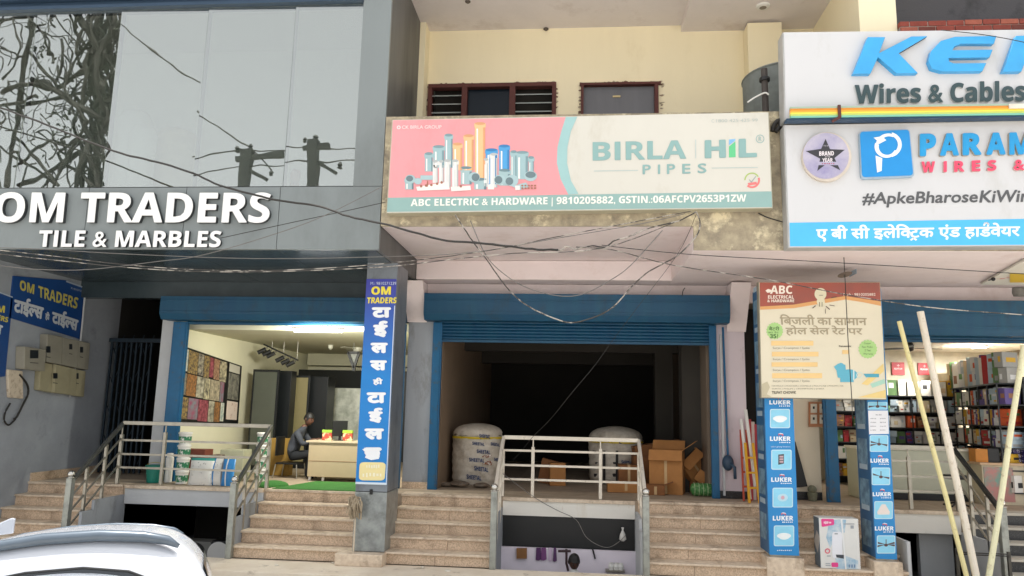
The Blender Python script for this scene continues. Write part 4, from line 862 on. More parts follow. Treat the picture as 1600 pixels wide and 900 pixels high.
# ================================================================ GOODS AND PEOPLE
def carton(label, px, py, Y, w_, d_, h_, rot=0, m=None, flaps=(), tilt=None, group=None, z=None, tape=True, name='carton'):
    p = W(px, py, Y=Y); z0 = .852 if z is None else z
    t = thing(name, label, 'carton', (p.x, Y, z0), group); m = m or M_['card']
    T = Matrix.Translation((p.x, Y+d_/2, z0)) @ Matrix.Rotation(R(rot), 4, 'Z')
    if tilt: T = T @ Matrix.Rotation(R(tilt[1]), 4, tilt[0])
    b = MB(); th = .006
    if flaps:
        for q in ((-w_/2, w_/2, -d_/2, -d_/2+th), (-w_/2, w_/2, d_/2-th, d_/2), (-w_/2, -w_/2+th, -d_/2+th, d_/2-th), (w_/2-th, w_/2, -d_/2+th, d_/2-th)): b.box(q[0], q[1], q[2], q[3], 0, h_, T)
        b.box(-w_/2+th, w_/2-th, -d_/2+th, d_/2-th, .001, .01, T); b.build('body', m, t, bevel=.003)
        for s_, a in flaps:
            if s_ in 'fb':
                sg = -1 if s_ == 'f' else 1
                F = T @ Matrix.Translation((0, sg*d_/2, h_)) @ Matrix.Rotation(R(-sg*a), 4, 'X'); b = MB(); b.box(-w_/2, w_/2, 0 if sg > 0 else -d_*.5, d_*.5 if sg > 0 else 0, 0, th, F)
            else:
                sg = -1 if s_ == 'l' else 1
                F = T @ Matrix.Translation((sg*w_/2, 0, h_)) @ Matrix.Rotation(R(sg*a), 4, 'Y'); b = MB(); b.box(0 if sg > 0 else -w_*.5, w_*.5 if sg > 0 else 0, -d_/2, d_/2, 0, th, F)
            b.build('flap', m, t)
    else:
        b.box(-w_/2, w_/2, -d_/2, d_/2, 0, h_, T); b.build('body', m, t, bevel=.005)
    if tape:
        b = MB(); b.box(-.022, .022, -d_/2-.0015, d_/2+.0015, .03, h_+.0015 if not flaps else h_-.02, T) if not flaps else b.box(-.022, .022, -d_/2-.0015, -d_/2-.0002, .01, h_-.02, T)
        b.build('tape', mat('worn tape', '#c9a878', .4, var=.1), t)
    return t, T
# wrapped rolls
wrapm = mat('white woven wrap', '#d6cdbd', .7, col2='#b8ab96', thr=(.4, .75), scale=5, bump=.9, bscale=9, dirt=('#8b7c69', 3.2, .5, .75))
def roll(label, px, Y, r_, h_, strap, words, dome=.16, dirty=False):
    p = W(px, 700, Y=Y); c0 = Vector((p.x, Y+r_*.0, .9))
    t = thing('wrapped_roll', label, 'wrapped roll', (c0.x, c0.y, .852))
    prof = []
    for i in range(25):
        z = h_*i/24; prof.append((r_*(.93+.07*min(1, i/3))*(1-.015*math.sin(i*1.7)), z))
    for i in range(1, 7): a = i/6*math.pi/2; prof.append((max(.02, r_*math.cos(a)*.985), h_+dome*math.sin(a)))
    b = MB(); k0 = len(b.v); b.lathe((c0.x, c0.y, .853), prof, 40)
    rr = random.Random(int(px))
    for v in b.v:
        q = math.atan2(v.y-c0.y, v.x-c0.x); s_ = 1+.012*math.sin(5*q+v.z*7)+.008*math.sin(11*q-v.z*13); v.x = c0.x+(v.x-c0.x)*s_; v.y = c0.y+(v.y-c0.y)*s_
    b.build('wrap', wrapm, t, smooth=True)
    b = MB(); n_ = 26; k_ = 7
    for i in range(k_):
        f_ = i/(k_-1); rad = r_*(1.03-.98*f_**1.2); zz = h_*.93+dome*1.12*f_**.7
        for j in range(n_): q = 2*math.pi*j/n_; s2 = 1+rr.uniform(-.05, .05)*(1-f_*.5); b.v.append(Vector((c0.x+rad*s2*math.cos(q), c0.y+rad*s2*math.sin(q), .853+zz+rr.uniform(-.035, .03))))
    b.f = [(i*n_+j, i*n_+(j+1) % n_, (i+1)*n_+(j+1) % n_, (i+1)*n_+j) for i in range(k_-1) for j in range(n_)]; b.m = [0]*len(b.f)
    b.build('crumpled_cover', mat('dusty torn cover', '#a79a86', .6, col2='#5d5244', thr=(.45, .62), scale=9, bump=.8, bscale=14), t, smooth=True)
    def cs(px_, py_, off=0):
        d = ray(px_, py_); o = CAM-c0; rr_ = r_*1.0+.016+off
        A_ = d.x**2+d.y**2; B_ = 2*(o.x*d.x+o.y*d.y); C_ = o.x**2+o.y**2-rr_**2; D_ = max(B_*B_-4*A_*C_, 0)
        return CAM+d*((-B_-math.sqrt(D_))/(2*A_))
    cs.n = Vector((0, -1, 0))
    bs = MB()
    for z0, z1 in strap: bs.lathe((c0.x, c0.y, 0), [(r_*1.02, z0), (r_*1.035, (z0+z1)/2), (r_*1.02, z1)], 40, closed=False)
    bs.build('strap', mat('yellow black strap', '#d8bd2e', .5, col2='#2c2a24', thr=(.56, .6), scale=7), t)
    if words: pletters(t, '#26416f', [('SHEETAL', q, dict(bold=.05)) for q in words], cs, .004, .6)
    return t, cs
def wq(x0, y0, x1, y1, s_=2): return [(x0, y0), (x1, y0+s_), (x1, y1+s_), (x0, y1)]
t, cs = roll('white wrapped roll printed with blue words at the left side of the dark shop', 746, 2.95, .45, .92, [(1.66, 1.70)], [wq(749, 678, 766, 684), wq(738, 690, 757, 695), wq(745, 702, 766, 708), wq(733, 715, 757, 721), wq(741, 728, 763, 735, 3), wq(729, 741, 752, 748, 3), wq(767, 691, 781, 696), wq(772, 715, 784, 720)])
b = MB()
for q in ((752, 709, 769, 716), (753, 719, 770, 727)): b.poly([cs(x, y, .012) for x, y in ((q[0], q[3]-2), (q[0]+9, q[1]), (q[2], q[1]+2), (q[2]-2, q[3]))])
b.build('torn_patch', mat('torn brown patch', '#8d5636', .8, col2='#d9d2c8', thr=(.45, .55), scale=25), t)
t, cs = roll('white wrapped roll with black lattice marks, standing behind the cartons', 962, 4.1, .52, .86, [(1.6, 1.64)], [wq(971, 719, 988, 725), wq(975, 731, 990, 736)], dome=.2)
b = MB()
for q in ((926, 704, 966, 707), (942, 704, 946, 758), (962, 704, 966, 755), (930, 722, 962, 725), (928, 740, 965, 745)): b.poly([cs(x, y, .006) for x, y in R4(*q)])
b.build('black_lattice_mark', mat('faded black print', '#2a2624', .7, var=.3), t)
# rubble at the foot of the roll
for i, (x, y, s_, lb_) in enumerate(((697, 762, .07, 'small grey bundle at the foot of the left shop wall'), (718, 760, .1, 'crumpled plastic lump before the left wrapped roll'), (752, 768, .08, 'pale flat packet under the left wrapped roll'))):
    b = MB(); p = W(x, y, Y=2.3); b.ball((p.x, 2.3, .853+s_*.5), s_, 8, (1.8, 1, .5))
    rr = random.Random(i)
    for v in b.v: v.x += rr.uniform(-.01, .01); v.z = max(.853, v.z+rr.uniform(-.008, .008))
    solo('bundle', b, mat('grey plastic bundle', '#77695a', .5, var=.3, scale=12), lb_, 'bundle', smooth=False)
# cartons in the dark shop
carton('small orange brown carton standing alone in the middle of the dark shop', 870, 768, 3.0, .28, .25, .4, rot=8, m=M_['card'], tape=False)
carton('flattened dark carton leaning behind the lone small carton', 852, 768, 3.35, .3, .1, .44, rot=-10, m=M_['card2'], tilt=('Y', 12), tape=False)
carton('tallest open carton with a folded out front flap, right of the railing', 1045, 775, 2.15, .55, .38, .72, rot=-14, flaps=(('f', 62), ('b', -50), ('r', -35)))
carton('tilted open carton by the blue guide rail, its flap hanging down', 1092, 770, 2.6, .42, .36, .5, rot=30, m=M_['card'], flaps=(('f', 50), ('l', -25), ('r', 75)), tilt=('Y', -38), z=1.08)
carton('dark carton under the tilted open carton', 1096, 770, 2.55, .42, .4, .26, rot=6, m=M_['card2'], tape=False)
carton('long closed carton with white label lying on the back pile', 1030, 700, 3.3, .9, .3, .22, rot=8, m=M_['card2'], tilt=('Y', -9), z=1.42)
carton('big brown carton below the long labelled carton', 1022, 770, 3.25, .75, .35, .55, rot=3, m=M_['card2'])
carton('plain brown carton half hidden by the railing post, left of the pile', 983, 770, 2.75, .36, .35, .42, rot=0, m=M_['card2'])
carton('long low carton lying behind the lowest rail', 978, 776, 2.2, .62, .22, .17, rot=2, m=M_['card'])
carton('low wide open carton with raised flaps in front of the tallest carton', 1025, 777, 1.95, .3, .18, .16, rot=-4, m=M_['card2'], flaps=(('r', -20), ('b', 20)))
carton('upright carton with torn open top leaning on the back of the pile', 1078, 730, 2.9, .4, .3, .42, rot=-22, m=M_['card'], flaps=(('f', -35), ('r', 30)), tilt=('Y', 24), z=1.22)
carton('flat carton sheet slid down in front of the tilted open carton', 1100, 755, 2.35, .42, .03, .2, rot=4, m=M_['card'], tilt=('Y', 36), z=.98, tape=False)
# green net bag
p = W(1094, 772, Z=.86); t = thing('net_bag', 'green net bag roll on the floor by the blue guide rail', 'net bag', (p.x, 2.02, .852))
b = MB(); T = Matrix.Translation((p.x, 2.02, .96)) @ Matrix.Rotation(R(90), 4, 'Y')
b.lathe((0, 0, 0), [(.03, -.2), (.09, -.17), (.105, -.1), (.1, 0), (.107, .1), (.09, .17), (.03, .2)], 18, T); b.build('body', mat('green net', '#3d7a3c', .7, col2='#7fa368', thr=(.5, .6), scale=30, bump=.6), t, smooth=True)
b = MB()
for i in range(-2, 3): b.lathe((0, 0, 0), [(.108, .07*i-.004), (.112, .07*i), (.108, .07*i+.004)], 18, T, closed=False)
b.build('cord', mat('pale green cord', '#c2d2a8', .7), t)

# ---- lit tile shop interior
t = thing('tube_light', 'glowing tube light on the ceiling of the tile shop', 'tube light', W(495, 516, Z=3.46))
p = W(497, 517, Z=3.44)
b = MB(); b.tube([(p.x-.42, p.y, 3.44), (p.x+.42, p.y, 3.44)], .022, 10); b.build('tube', mat('lit tube', '#f6fbff', .5, emit=14), t)
b = MB(); b.box(p.x-.46, p.x+.46, p.y-.03, p.y+.03, 3.468, 3.497); b.build('holder', M_['white'], t)
def area(name, loc, rot, sx_, sy_, e, col, parent):
    l = bpy.data.lights.new(name, 'AREA'); l.shape = 'RECTANGLE'; l.size = sx_; l.size_y = sy_; l.energy = e; l.color = col
    o = bpy.data.objects.new(name, l); COL.objects.link(o); o.parent = parent; o.location = Vector(loc)-ORG[parent]; o.rotation_euler = rot; return o
area('tube_glow', (p.x, p.y+.03, 3.40), (R(50), 0, 0), .9, .15, 48, (1, .98, .86), t)
def fan(label, px, py, Y, zc_, m, ang, r_=.55, body=.09):
    p = W(px, py, Y=Y); t = thing('ceiling_fan', label, 'ceiling fan', p)
    b = MB(); b.lathe(p, [(.02, -.1), (body, -.08), (body*1.15, -.02), (body, .05), (.03, .1), (.02, .12)], 20); b.build('motor', m, t, smooth=True)
    b = MB(); b.tube([p+Vector((0, 0, .1)), (p.x, p.y, zc_-.005)], .014); b.lathe((p.x, p.y, zc_-.1), [(.02, 0), (.05, .03), (.055, .09)], 14); b.build('down_rod', m, t)
    for a in ang:
        T = Matrix.Translation(p) @ Matrix.Rotation(R(a), 4, 'Z') @ Matrix.Rotation(R(8), 4, 'X')
        b = MB(); b.prism([T @ Vector(v) for v in ((.1, -.03, -.03), (.2, -.06, -.03), (r_, -.055, -.03), (r_, .05, -.03), (.2, .06, -.03), (.1, .03, -.03))], (0, 0, -.008)); b.build('blade', m, t)
fan('white ceiling fan below the tube light of the tile shop', 517, 533, 5.0, 3.5, mat('fan white', '#d8d8c8', .4), (165, 285, 40))
fan('second white ceiling fan, mostly behind the blue banner', 559, 543, 5.6, 3.5, mat('fan white', '#d8d8c8', .4), (10, 130, 250))
part('room_beam', M_['shopceil'], lb, (-6.9, lx1-.01, 7.7, 8.19, 3.2, 3.495))
# track spots
t = thing('spot_track', 'black track of six spotlights hanging from thin white wires', 'spotlights', W(440, 550, Y=4.2))
b = MB(); a0, a1 = W(412, 538, Y=4.2), W(466, 563, Y=4.2); b.sq(a0, a1, .03); b.build('track', M_['black'], t)
b = MB()
for x, y in ((443, 553), (464, 561), (425, 545)): q = W(x, y, Y=4.2); b.tube([q, (q.x, q.y, 3.49)], .004)
b.build('hanging_wire', M_['white'], t)
for i in range(6):
    s_ = (.1, .24, .36, .62, .78, .92)[i]; q = a0.lerp(a1, s_); e = q+Vector((-.06, -.02, -.1))
    b = MB(); b.tube([q, q+Vector((0, 0, -.06))], .008); b.tube([e+Vector((-.1, -.05, -.05)), e+Vector((.04, .02, .04))], .042, 12); b.build('spotlight', M_['black'], t)
t = thing('pendant_lamp', 'black triangular pendant lamp frame beside the blue banner', 'pendant lamp', W(553, 565, Y=4.2))
b = MB(); tri = [W(x, y, Y=4.2) for x, y in ((544, 551), (561, 551), (553, 575))]
for i in range(3): b.sq(tri[i], tri[(i+1) % 3], .05)
b.sq(tri[2], tri[2]-Vector((0, 0, .06)), .06); b.build('frame', M_['black'], t)
b = MB(); b.poly([v+Vector((0, .03, 0)) for v in tri]); b.tube([(tri[0]+tri[1])/2, Vector(((tri[0].x+tri[1].x)/2, 4.2, 3.49))], .006); b.build('shade', mat('grey lamp shade', '#7d7f78', .5), t)
# mural board of picture tiles on the left wall
fm_ = PXp(lx0+.06, 1)
t = thing('tile_board', 'black framed board of colourful picture tiles on the cream wall of the tile shop', 'tile board', fm_(330, 660))
mur = [(288, 541), (378, 572), (372, 664), (278, 659)]
P = [fm_(*q) for q in mur]
b = MB(); b.prism([p for p in P], (-.05, 0, 0)); b.build('frame', M_['black'], t)
def mp(u, v):
    (ax, ay), (bx, by), (cx, cy), (dx, dy) = mur
    return ((ax*(1-u)+bx*u)*(1-v)+(dx*(1-u)+cx*u)*v, (ay*(1-u)+by*u)*(1-v)+(dy*(1-u)+cy*u)*v)
tc_ = [('#7d8a90', '#9a4a66'), ('#3d3a3e', '#b9b09a'), ('#3a3340', '#b59a5c'), ('#4a4a45', '#d9cda8'), ('#5b5a50', '#d9c8a0'), ('#5f4a38', '#b57f4a'), ('#6d6a5e', '#cfc8b0'), ('#86a0a0', '#e6e0d0'), ('#6b4a40', '#c09a78'), ('#7a7565', '#c5b69a'), ('#6a3038', '#b0606a'), ('#7a2838', '#c84a5a')]
rr = random.Random(31); v0_ = .025
for row in range(3):
    u0_ = .02
    while u0_ < .73:
        w_ = min(rr.choice((.07, .1, .13, .17)), .755-u0_); i = rr.randrange(len(tc_)); c1, c2 = tc_[i]
        m_ = mat('picture tile %s' % c2.strip('#'), c1, .35, col2=c2, thr=(.36, .66), scale=9+i % 3*5)
        hh = rr.uniform(.29, .315)
        b = MB(); b.poly([fm_(*mp(u0_+du, v0_+dv), off=.003) for du, dv in ((0, 0), (w_-.006, 0), (w_-.006, hh), (0, hh))]); b.build('picture_tile', m_, t)
        u0_ += w_
    v0_ += .32
for v0_, dv, m_ in ((.02, .13, pr('#c9c5b8')), (.17, .42, mat('striped stone tile', '#8f8c80', .4, col2='#5a5a55', thr=(.4, .6), scale=9)), (.62, .3, mat('pale pink tile', '#e0cfc5', .4, col2='#b88a80', thr=(.55, .7), scale=8))):
    b = MB(); b.poly([fm_(*mp(u, v), off=.003) for u, v in ((.79, v0_), (.97, v0_), (.97, v0_+dv), (.79, v0_+dv))]); b.build('picture_tile', m_, t)
# display racks
def panel(label, cat, name, x0, x1, y0, y1, Y, m, d_=.05, frame=None, fl=True):
    a = W(x0, y0, Y=Y); c_ = W(x1, y1, Y=Y); z0 = .852 if fl else c_.z
    t = thing(name, label, cat, ((a.x+c_.x)/2, Y, z0))
    b = MB(); b.box(a.x, c_.x, Y, Y+d_, z0, a.z); b.build('board', frame or m, t, bevel=.004)
    if frame:
        b = MB(); b.box(a.x+.04, c_.x-.04, Y-.006, Y-.0005, z0+.1, a.z-.05); b.build('tile_face', m, t)
    return t
gt1 = mat('grey floor tile', '#55594f', .35, var=.1, scale=2); gt2 = mat('beige tile sample', '#8f855f', .35, var=.06); bk = mat('black display board', '#14181a', .4, var=.1)
panel('grey tile sample stand furthest left beside the picture tiles', 'display stand', 'display_stand', 396, 424, 577, 752, 4.3, gt1, frame=bk)
panel('black display stand just right of the grey tile stand', 'display stand', 'display_stand', 425, 444, 579, 752, 4.6, bk, d_=.3)
panel('beige two tile sample in a black stand left of the seated person', 'display stand', 'display_stand', 444, 474, 586, 752, 5.0, gt2, frame=bk)
panel('row of black display boards behind the seated person', 'display stand', 'display_stand', 475, 503, 588, 752, 5.2, bk, d_=.5)
b = MB(); a = W(500, 578, Y=7.6); b.box(W(436, 578, Y=7.6).x, lx1-.01, 7.55, 7.69, .853, a.z); solo('display_wall', b, bk, 'wide black display wall across the back of the tile shop', 'display wall')
panel('white marble slab leaning at the back beside the blue banner', 'marble slab', 'marble_slab', 519, 566, 606, 752, 6.2, mat('white grey marble', '#dfe2da', .25, col2='#8f978c', thr=(.4, .7), scale=3), d_=.04)
# counter
t = thing('counter', 'beige laminate counter on legs in the tile shop', 'counter', (-4.3, 2.6, .855))
a = W(480, 692, Y=2.5); c_ = W(566, 692, Y=2.5)
b = MB(); b.box(a.x+.03, c_.x, 2.52, 3.1, .93, 1.53); b.build('front', mat('beige laminate', '#b5a283', .45, var=.03), t, bevel=.003)
b = MB(); b.box(a.x-.02, c_.x+.02, 2.49, 3.14, 1.53, 1.56); b.build('top', mat('beige laminate top', '#c9b79a', .4), t, bevel=.004)
b = MB(); b.box(a.x+.03, c_.x, 2.515, 2.519, 1.2, 1.206); b.build('panel_joint', M_['card2'], t)
for x in (a.x+.06, (a.x+c_.x)/2-.2, c_.x-.06):
    b = MB(); b.box(x-.02, x+.02, 2.56, 2.6, .855, .93); b.build('leg', M_['white'], t)
p = W(530, 690, Y=2.8); t = thing('monitor', 'black computer monitor seen from behind on the beige counter', 'monitor', (p.x, 2.8, 1.56))
b = MB(); T = Matrix.Translation((p.x, 2.8, 1.78)) @ Matrix.Rotation(R(35), 4, 'Z'); b.box(-.14, .14, -.02, .02, -.14, .14, T); b.build('screen', M_['black'], t, bevel=.008)
b = MB(); b.box(p.x-.02, p.x+.02, 2.8, 2.83, 1.57, 1.68); b.box(p.x-.09, p.x+.09, 2.73, 2.88, 1.56, 1.572); b.build('stand', M_['black'], t)
for x, lb_, c2 in ((511, 'green and red packet on the counter left of the monitor', '#8fb43a'), (543, 'yellow and green packet on the counter right of the monitor', '#9cc23a')):
    p = W(x, 690, Y=2.8); t = thing('packet', lb_, 'packet', (p.x, 2.8, 1.56))
    b = MB(); b.box(p.x-.09, p.x+.09, 2.77, 2.83, 1.561, 1.7); b.build('body', mat('red yellow packet', '#b54a3a', .4, col2='#e0d0a0', thr=(.5, .55), scale=14), t, bevel=.01)
    b = MB(); b.box(p.x-.092, p.x+.092, 2.765, 2.835, 1.7, 1.75); b.build('top_band', pr(c2), t)
# buckets, bags and boxes behind the left railing
def bucket_stack(label, px, py, Y, n, r_=.075, h_=.17, group='stacked white buckets'):
    p = W(px, py, Y=Y)
    for i in range(n):
        z0 = .853+i*(h_+.012); t = thing('bucket', label % ('lowest', 'second', 'third', 'fourth', 'topmost')[i if i < n-1 else 4], 'bucket', (p.x, Y, z0), group)
        b = MB(); b.lathe((p.x, Y, z0), [(r_*.86, 0), (r_*.98, h_*.9), (r_*1.06, h_*.9), (r_*1.08, h_), (r_*1.0, h_+.01)], 20); b.build('body', M_['white'], t, smooth=False)
        b = MB(); b.lathe((p.x, Y, z0), [(r_*.9, h_*.15), (r_*.975, h_*.7)], 20, closed=False)
        for v in b.v: v.x = p.x+(v.x-p.x)*1.02; v.y = Y+(v.y-Y)*1.02
        b.build('label_band', mat('green bucket label', '#2f7a55', .5, col2='#e0e4dc', thr=(.52, .58), scale=16), t)
bucket_stack('%s white bucket with green label in the stack behind the left railing', 283, 757, 1.45, 4, .105, .2)
bucket_stack('%s white bucket in the tall stack behind the dark handrail', 406, 757, 2.1, 4, .105, .2)
p = W(262, 756, Y=1.6); b = MB(); b.lathe((p.x, 1.6, .853), [(.06, 0), (.065, .4), (.05, .42), (.05, .48)], 16); solo('white_canister', b, M_['white'], 'tall white canister left of the bucket stack', 'canister')
def bag(label, x0, x1, y0, y1, Y, cols, lean=6):
    a = W(x0, y0, Y=Y); c_ = W(x1, y1, Y=Y); w_ = c_.x-a.x; h_ = a.z-.853; t = thing('cement_bag', label, 'bag', ((a.x+c_.x)/2, Y, .853))
    b = MB(); n = 10
    T = Matrix.Translation(((a.x+c_.x)/2, Y, .853)) @ Matrix.Rotation(R(-lean), 4, 'X')
    k = len(b.v)
    for j in range(n+1):
        v = j/n; bul = math.sin(math.pi*min(max(v, .04), .97))**.5*.07+.006
        for i in range(n+1):
            u = i/n*2-1; e = (1-abs(u)**4)
            for s_ in (0,): b.v.append(T @ Vector((u*w_/2*(1-.04*math.sin(math.pi*v)), -bul*e, v*h_)))
    for j in range(n+1):
        v = j/n; bul = math.sin(math.pi*min(max(v, .04), .97))**.5*.07+.006
        for i in range(n+1):
            u = i/n*2-1; e = (1-abs(u)**4); b.v.append(T @ Vector((u*w_/2*(1-.04*math.sin(math.pi*v)), bul*e, v*h_)))
    N = (n+1)**2; mi = []
    for s_ in (0, N):
        for j in range(n):
            for i in range(n):
                b.f.append((s_+j*(n+1)+i, s_+j*(n+1)+i+1, s_+(j+1)*(n+1)+i+1, s_+(j+1)*(n+1)+i)); b.m.append(cols[1](i/n, j/n))
    for j in range(n):
        for i in (0, n): b.f.append((j*(n+1)+i, (j+1)*(n+1)+i, N+(j+1)*(n+1)+i, N+j*(n+1)+i)); b.m.append(0)
    b.build('body', cols[0], t, smooth=True); return t
wbag = mat('white printed bag', '#d9d8d2', .6, col2='#9a9c98', thr=(.6, .66), scale=16); tealb = pr('#2f8f84', .5); blueb = mat('blue bag plastic', '#2a7fc0', .35, var=.1); 
bag('white cement bag with teal top behind the left railing', 297, 331, 715, 757, 1.3, ([wbag, tealb], lambda u, v: 1 if v > .82 else 0))
bag('white and blue striped bag in the middle of the bag row', 331, 350, 716, 757, 1.35, ([wbag, blueb, mat('grey bag', '#8d8b86')], lambda u, v: 1 if u < .25 else (2 if u > .75 else 0)))
bag('shiny blue bag at the right of the bag row', 348, 364, 717, 757, 1.3, ([blueb, wbag], lambda u, v: 1 if .3 < u < .5 else 0))
for i, (x, y, lb_) in enumerate(((303, 703, 'upper'), (303, 726, 'lower'))):
    carton('%s red brown tile carton stacked behind the white cement bag' % lb_, x, y, 2.15, .42, .3, .2, m=mat('red brown tile box', '#7d4334', .7, var=.12, scale=8), z=1.17 if i == 0 else .96, tape=False, name='tile_carton')
b = MB(); p = W(305, 740, Y=2.15); b.box(p.x-.3, p.x+.3, 2.1, 2.5, .853, .958); solo('wooden_plinth', b, M_['card2'], 'low brown plinth under the red tile cartons', 'plinth')
carton('mottled dark carton right of the red tile cartons', 333, 730, 2.3, .22, .3, .42, m=mat('mottled box', '#5b4a40', .7, col2='#a09080', thr=(.5, .6), scale=20), tape=False)
p = W(360, 735, Y=2.5); b = MB(); b.box(p.x-.22, p.x+.22, 2.5, 2.85, .853, 1.36); solo('side_cabinet', b, mat('pale green cabinet', '#b5b59a', .6), 'pale cabinet behind the blue bags in the tile shop', 'cabinet', bevel=.01)
p = W(434, 750, Y=3.3); b = MB(); b.box(p.x-.2, p.x+.2, 3.3, 3.5, .853, 1.55); solo('yellow_carton', b, mat('yellow carton', '#9a7834', .7, var=.1), 'tall yellow carton behind the railing end, left of the seated person', 'carton', bevel=.006)
p = W(240, 752, Y=1.5); t = thing('bucket', 'teal plastic bucket on the landing at the left guide rail', 'bucket', (p.x, 1.5, .852))
b = MB(); b.lathe((p.x, 1.5, .853), [(.11, 0), (.14, .26), (.15, .265), (.15, .285), (.135, .285), (.105, .02)], 24); b.build('body', mat('teal plastic', '#17806f', .4), t, smooth=False)
b = MB(); b.tube([(p.x+.148*math.cos(a), 1.5+.01, 1.12+.06*math.sin(a)) for a in [math.pi*i/10 for i in range(11)]], .005); b.build('handle', mat('yellow rim', '#b9a648', .5), t)
b = MB(); q0 = W(415, 766, Z=.86); b.prism([(q0.x, 1.08, .858), (-3.2, 1.08, .858), (-3.2, 2.4, .858), (q0.x+.25, 2.4, .858)], (0, 0, .008)); b.ball((W(430, 757, Z=.87).x, 1.5, .866), .16, 10, (1.6, 1, .5))
solo('door_mat', b, mat('green grass mat', '#3f7a35', .95, var=.25, scale=60, bump=1., bscale=150), 'green grass mat with a bunched up fold at the tile shop entrance', 'mat')
# mop
t = thing('mop', 'cloth mop leaning against the steel pillar', 'mop', W(551, 865, Y=-.2))
b = MB(); b.tube([W(552, 866, Y=-.16), W(556, 795, Y=-.12), W(557, 780, Y=-.1)], .013); b.build('handle', mat('pale wood stick', '#cdbfa8', .7), t)
b = MB(); rr = random.Random(11)
for i in range(46):
    a0 = W(554+rr.uniform(-7, 7), 781+rr.uniform(-4, 4), Y=-.14+rr.uniform(-.05, .03)); x_ = 553+rr.uniform(-10, 12)
    b.tube(smoothpts([a0, W((554+x_)/2+rr.uniform(-6, 6), 780+rr.uniform(-6, 6), Y=-.2), W(x_, 795+rr.uniform(-6, 4), Y=-.18+rr.uniform(-.05, .05)), W(x_+rr.uniform(-2, 3), 800+rr.uniform(0, 12), Y=-.16+rr.uniform(-.03, .03))], 3), .009, 5)
b.build('head', mat('dirty mop cloth', '#b3a48c', .95, col2='#86765f', thr=(.4, .7), scale=14), t)

# ---- people
skinm = mat('brown skin', '#5a3a2c', .6, var=.06); hairm = mat('black hair', '#0d0b0a', .6)
def head(t, c0, r_, yaw, tilt=0, sk=skinm):
    T = Matrix.Translation(c0) @ Matrix.Rotation(R(yaw), 4, 'Z') @ Matrix.Rotation(R(tilt), 4, 'X')   # face looks along local -Y
    b = MB(); n = 14
    for i in range(n+1):
        th = math.pi*i/n
        for j in range(20):
            q = 2*math.pi*j/20; v = Vector((.78*math.sin(th)*math.cos(q), .92*math.sin(th)*math.sin(q), -1.18*math.cos(th)))
            if v.z < -.3: v.x *= 1+.35*(v.z+.3)*.6; v.y = v.y*(1+.3*(v.z+.3)) - .08
            if v.y < -.5 and abs(v.x) < .22 and -.35 < v.z < .1: v.y -= .22*(1-abs(v.x)/.22)
            if v.y < -.5 and .05 < v.z < .3 and .15 < abs(v.x) < .5: v.y += .07
            b.v.append(T @ (v*r_))
    b.f = [(i*20+j, i*20+(j+1) % 20, (i+1)*20+(j+1) % 20, (i+1)*20+j) for i in range(n) for j in range(20)]; b.m = [0]*len(b.f)
    for s_ in (-1, 1): b.ball(T @ (Vector((s_*.8, .1, -.05))*r_), r_*.22, 8, (.6, 1, 1.3))
    b.build('head', sk, t, smooth=True)
    b = MB()
    for s_ in (-1, 1): b.ball(T @ (Vector((s_*.32, -.8, .13))*r_), r_*.12, 8)
    b.box(-.3*r_, .3*r_, -.86*r_, -.8*r_, -.58*r_, -.52*r_, T); b.build('eyes_and_mouth', mat('dark eyes', '#1b1412', .3), t)
    b = MB()
    for i in range(9):
        th = math.pi*.56*i/8
        for j in range(20):
            q = 2*math.pi*j/20; v = Vector((.88*math.sin(th)*math.cos(q), 1.02*math.sin(th)*math.sin(q)+.06, 1.3*math.cos(th)))
            if v.y < -.4: v.z = max(v.z, .5)
            b.v.append(T @ (v*r_))
    b.f = [(i*20+j, i*20+(j+1) % 20, (i+1)*20+(j+1) % 20, (i+1)*20+j) for i in range(8) for j in range(20)]; b.m = [0]*len(b.f)
    b.build('hair', hairm, t, smooth=True)
def hand(J, E_, wi, wrist, dirv, up, s_=1.):
    d = Vector(dirv).normalized(); u = Vector(up).normalized(); sd_ = d.cross(u).normalized()
    k = len(J); J.append((wrist+d*.07*s_, (.032*s_, .016*s_))); E_.append((wi, k))
    for i, (o_, L_) in enumerate(((-.03, .06), (-.01, .075), (.01, .07), (.03, .055))):
        a = wrist+d*.09*s_+sd_*o_*s_; m_ = len(J); J.append((a, .009)); E_.append((k, m_)); J.append((a+d*L_*.55*s_-u*.012, .0085)); E_.append((m_, m_+1)); J.append((a+d*L_*s_-u*.035*s_, .007)); E_.append((m_+1, m_+2))
    m_ = len(J); J.append((wrist+d*.035*s_-sd_*.045*s_, .011)); E_.append((k, m_)); J.append((wrist+d*.08*s_-sd_*.06*s_-u*.01, .009)); E_.append((m_, m_+1))
Yp = 3.05
hp = W(455, 724, Y=Yp); hp.z = 1.27
t = thing('person', 'seated person in dark clothes bending over the beige counter', 'person', (hp.x, Yp, .853))
def o(x, y, z): return hp+Vector((x, y, z))
J = [(o(0, 0, 0), (.15, .13)), (o(.03, 0, .2), (.14, .12)), (o(.12, 0, .4), (.15, .11)), (o(.2, 0, .5), .06), (o(.24, 0, .56), .05)]
E_ = [(0, 1), (1, 2), (2, 3), (3, 4)]
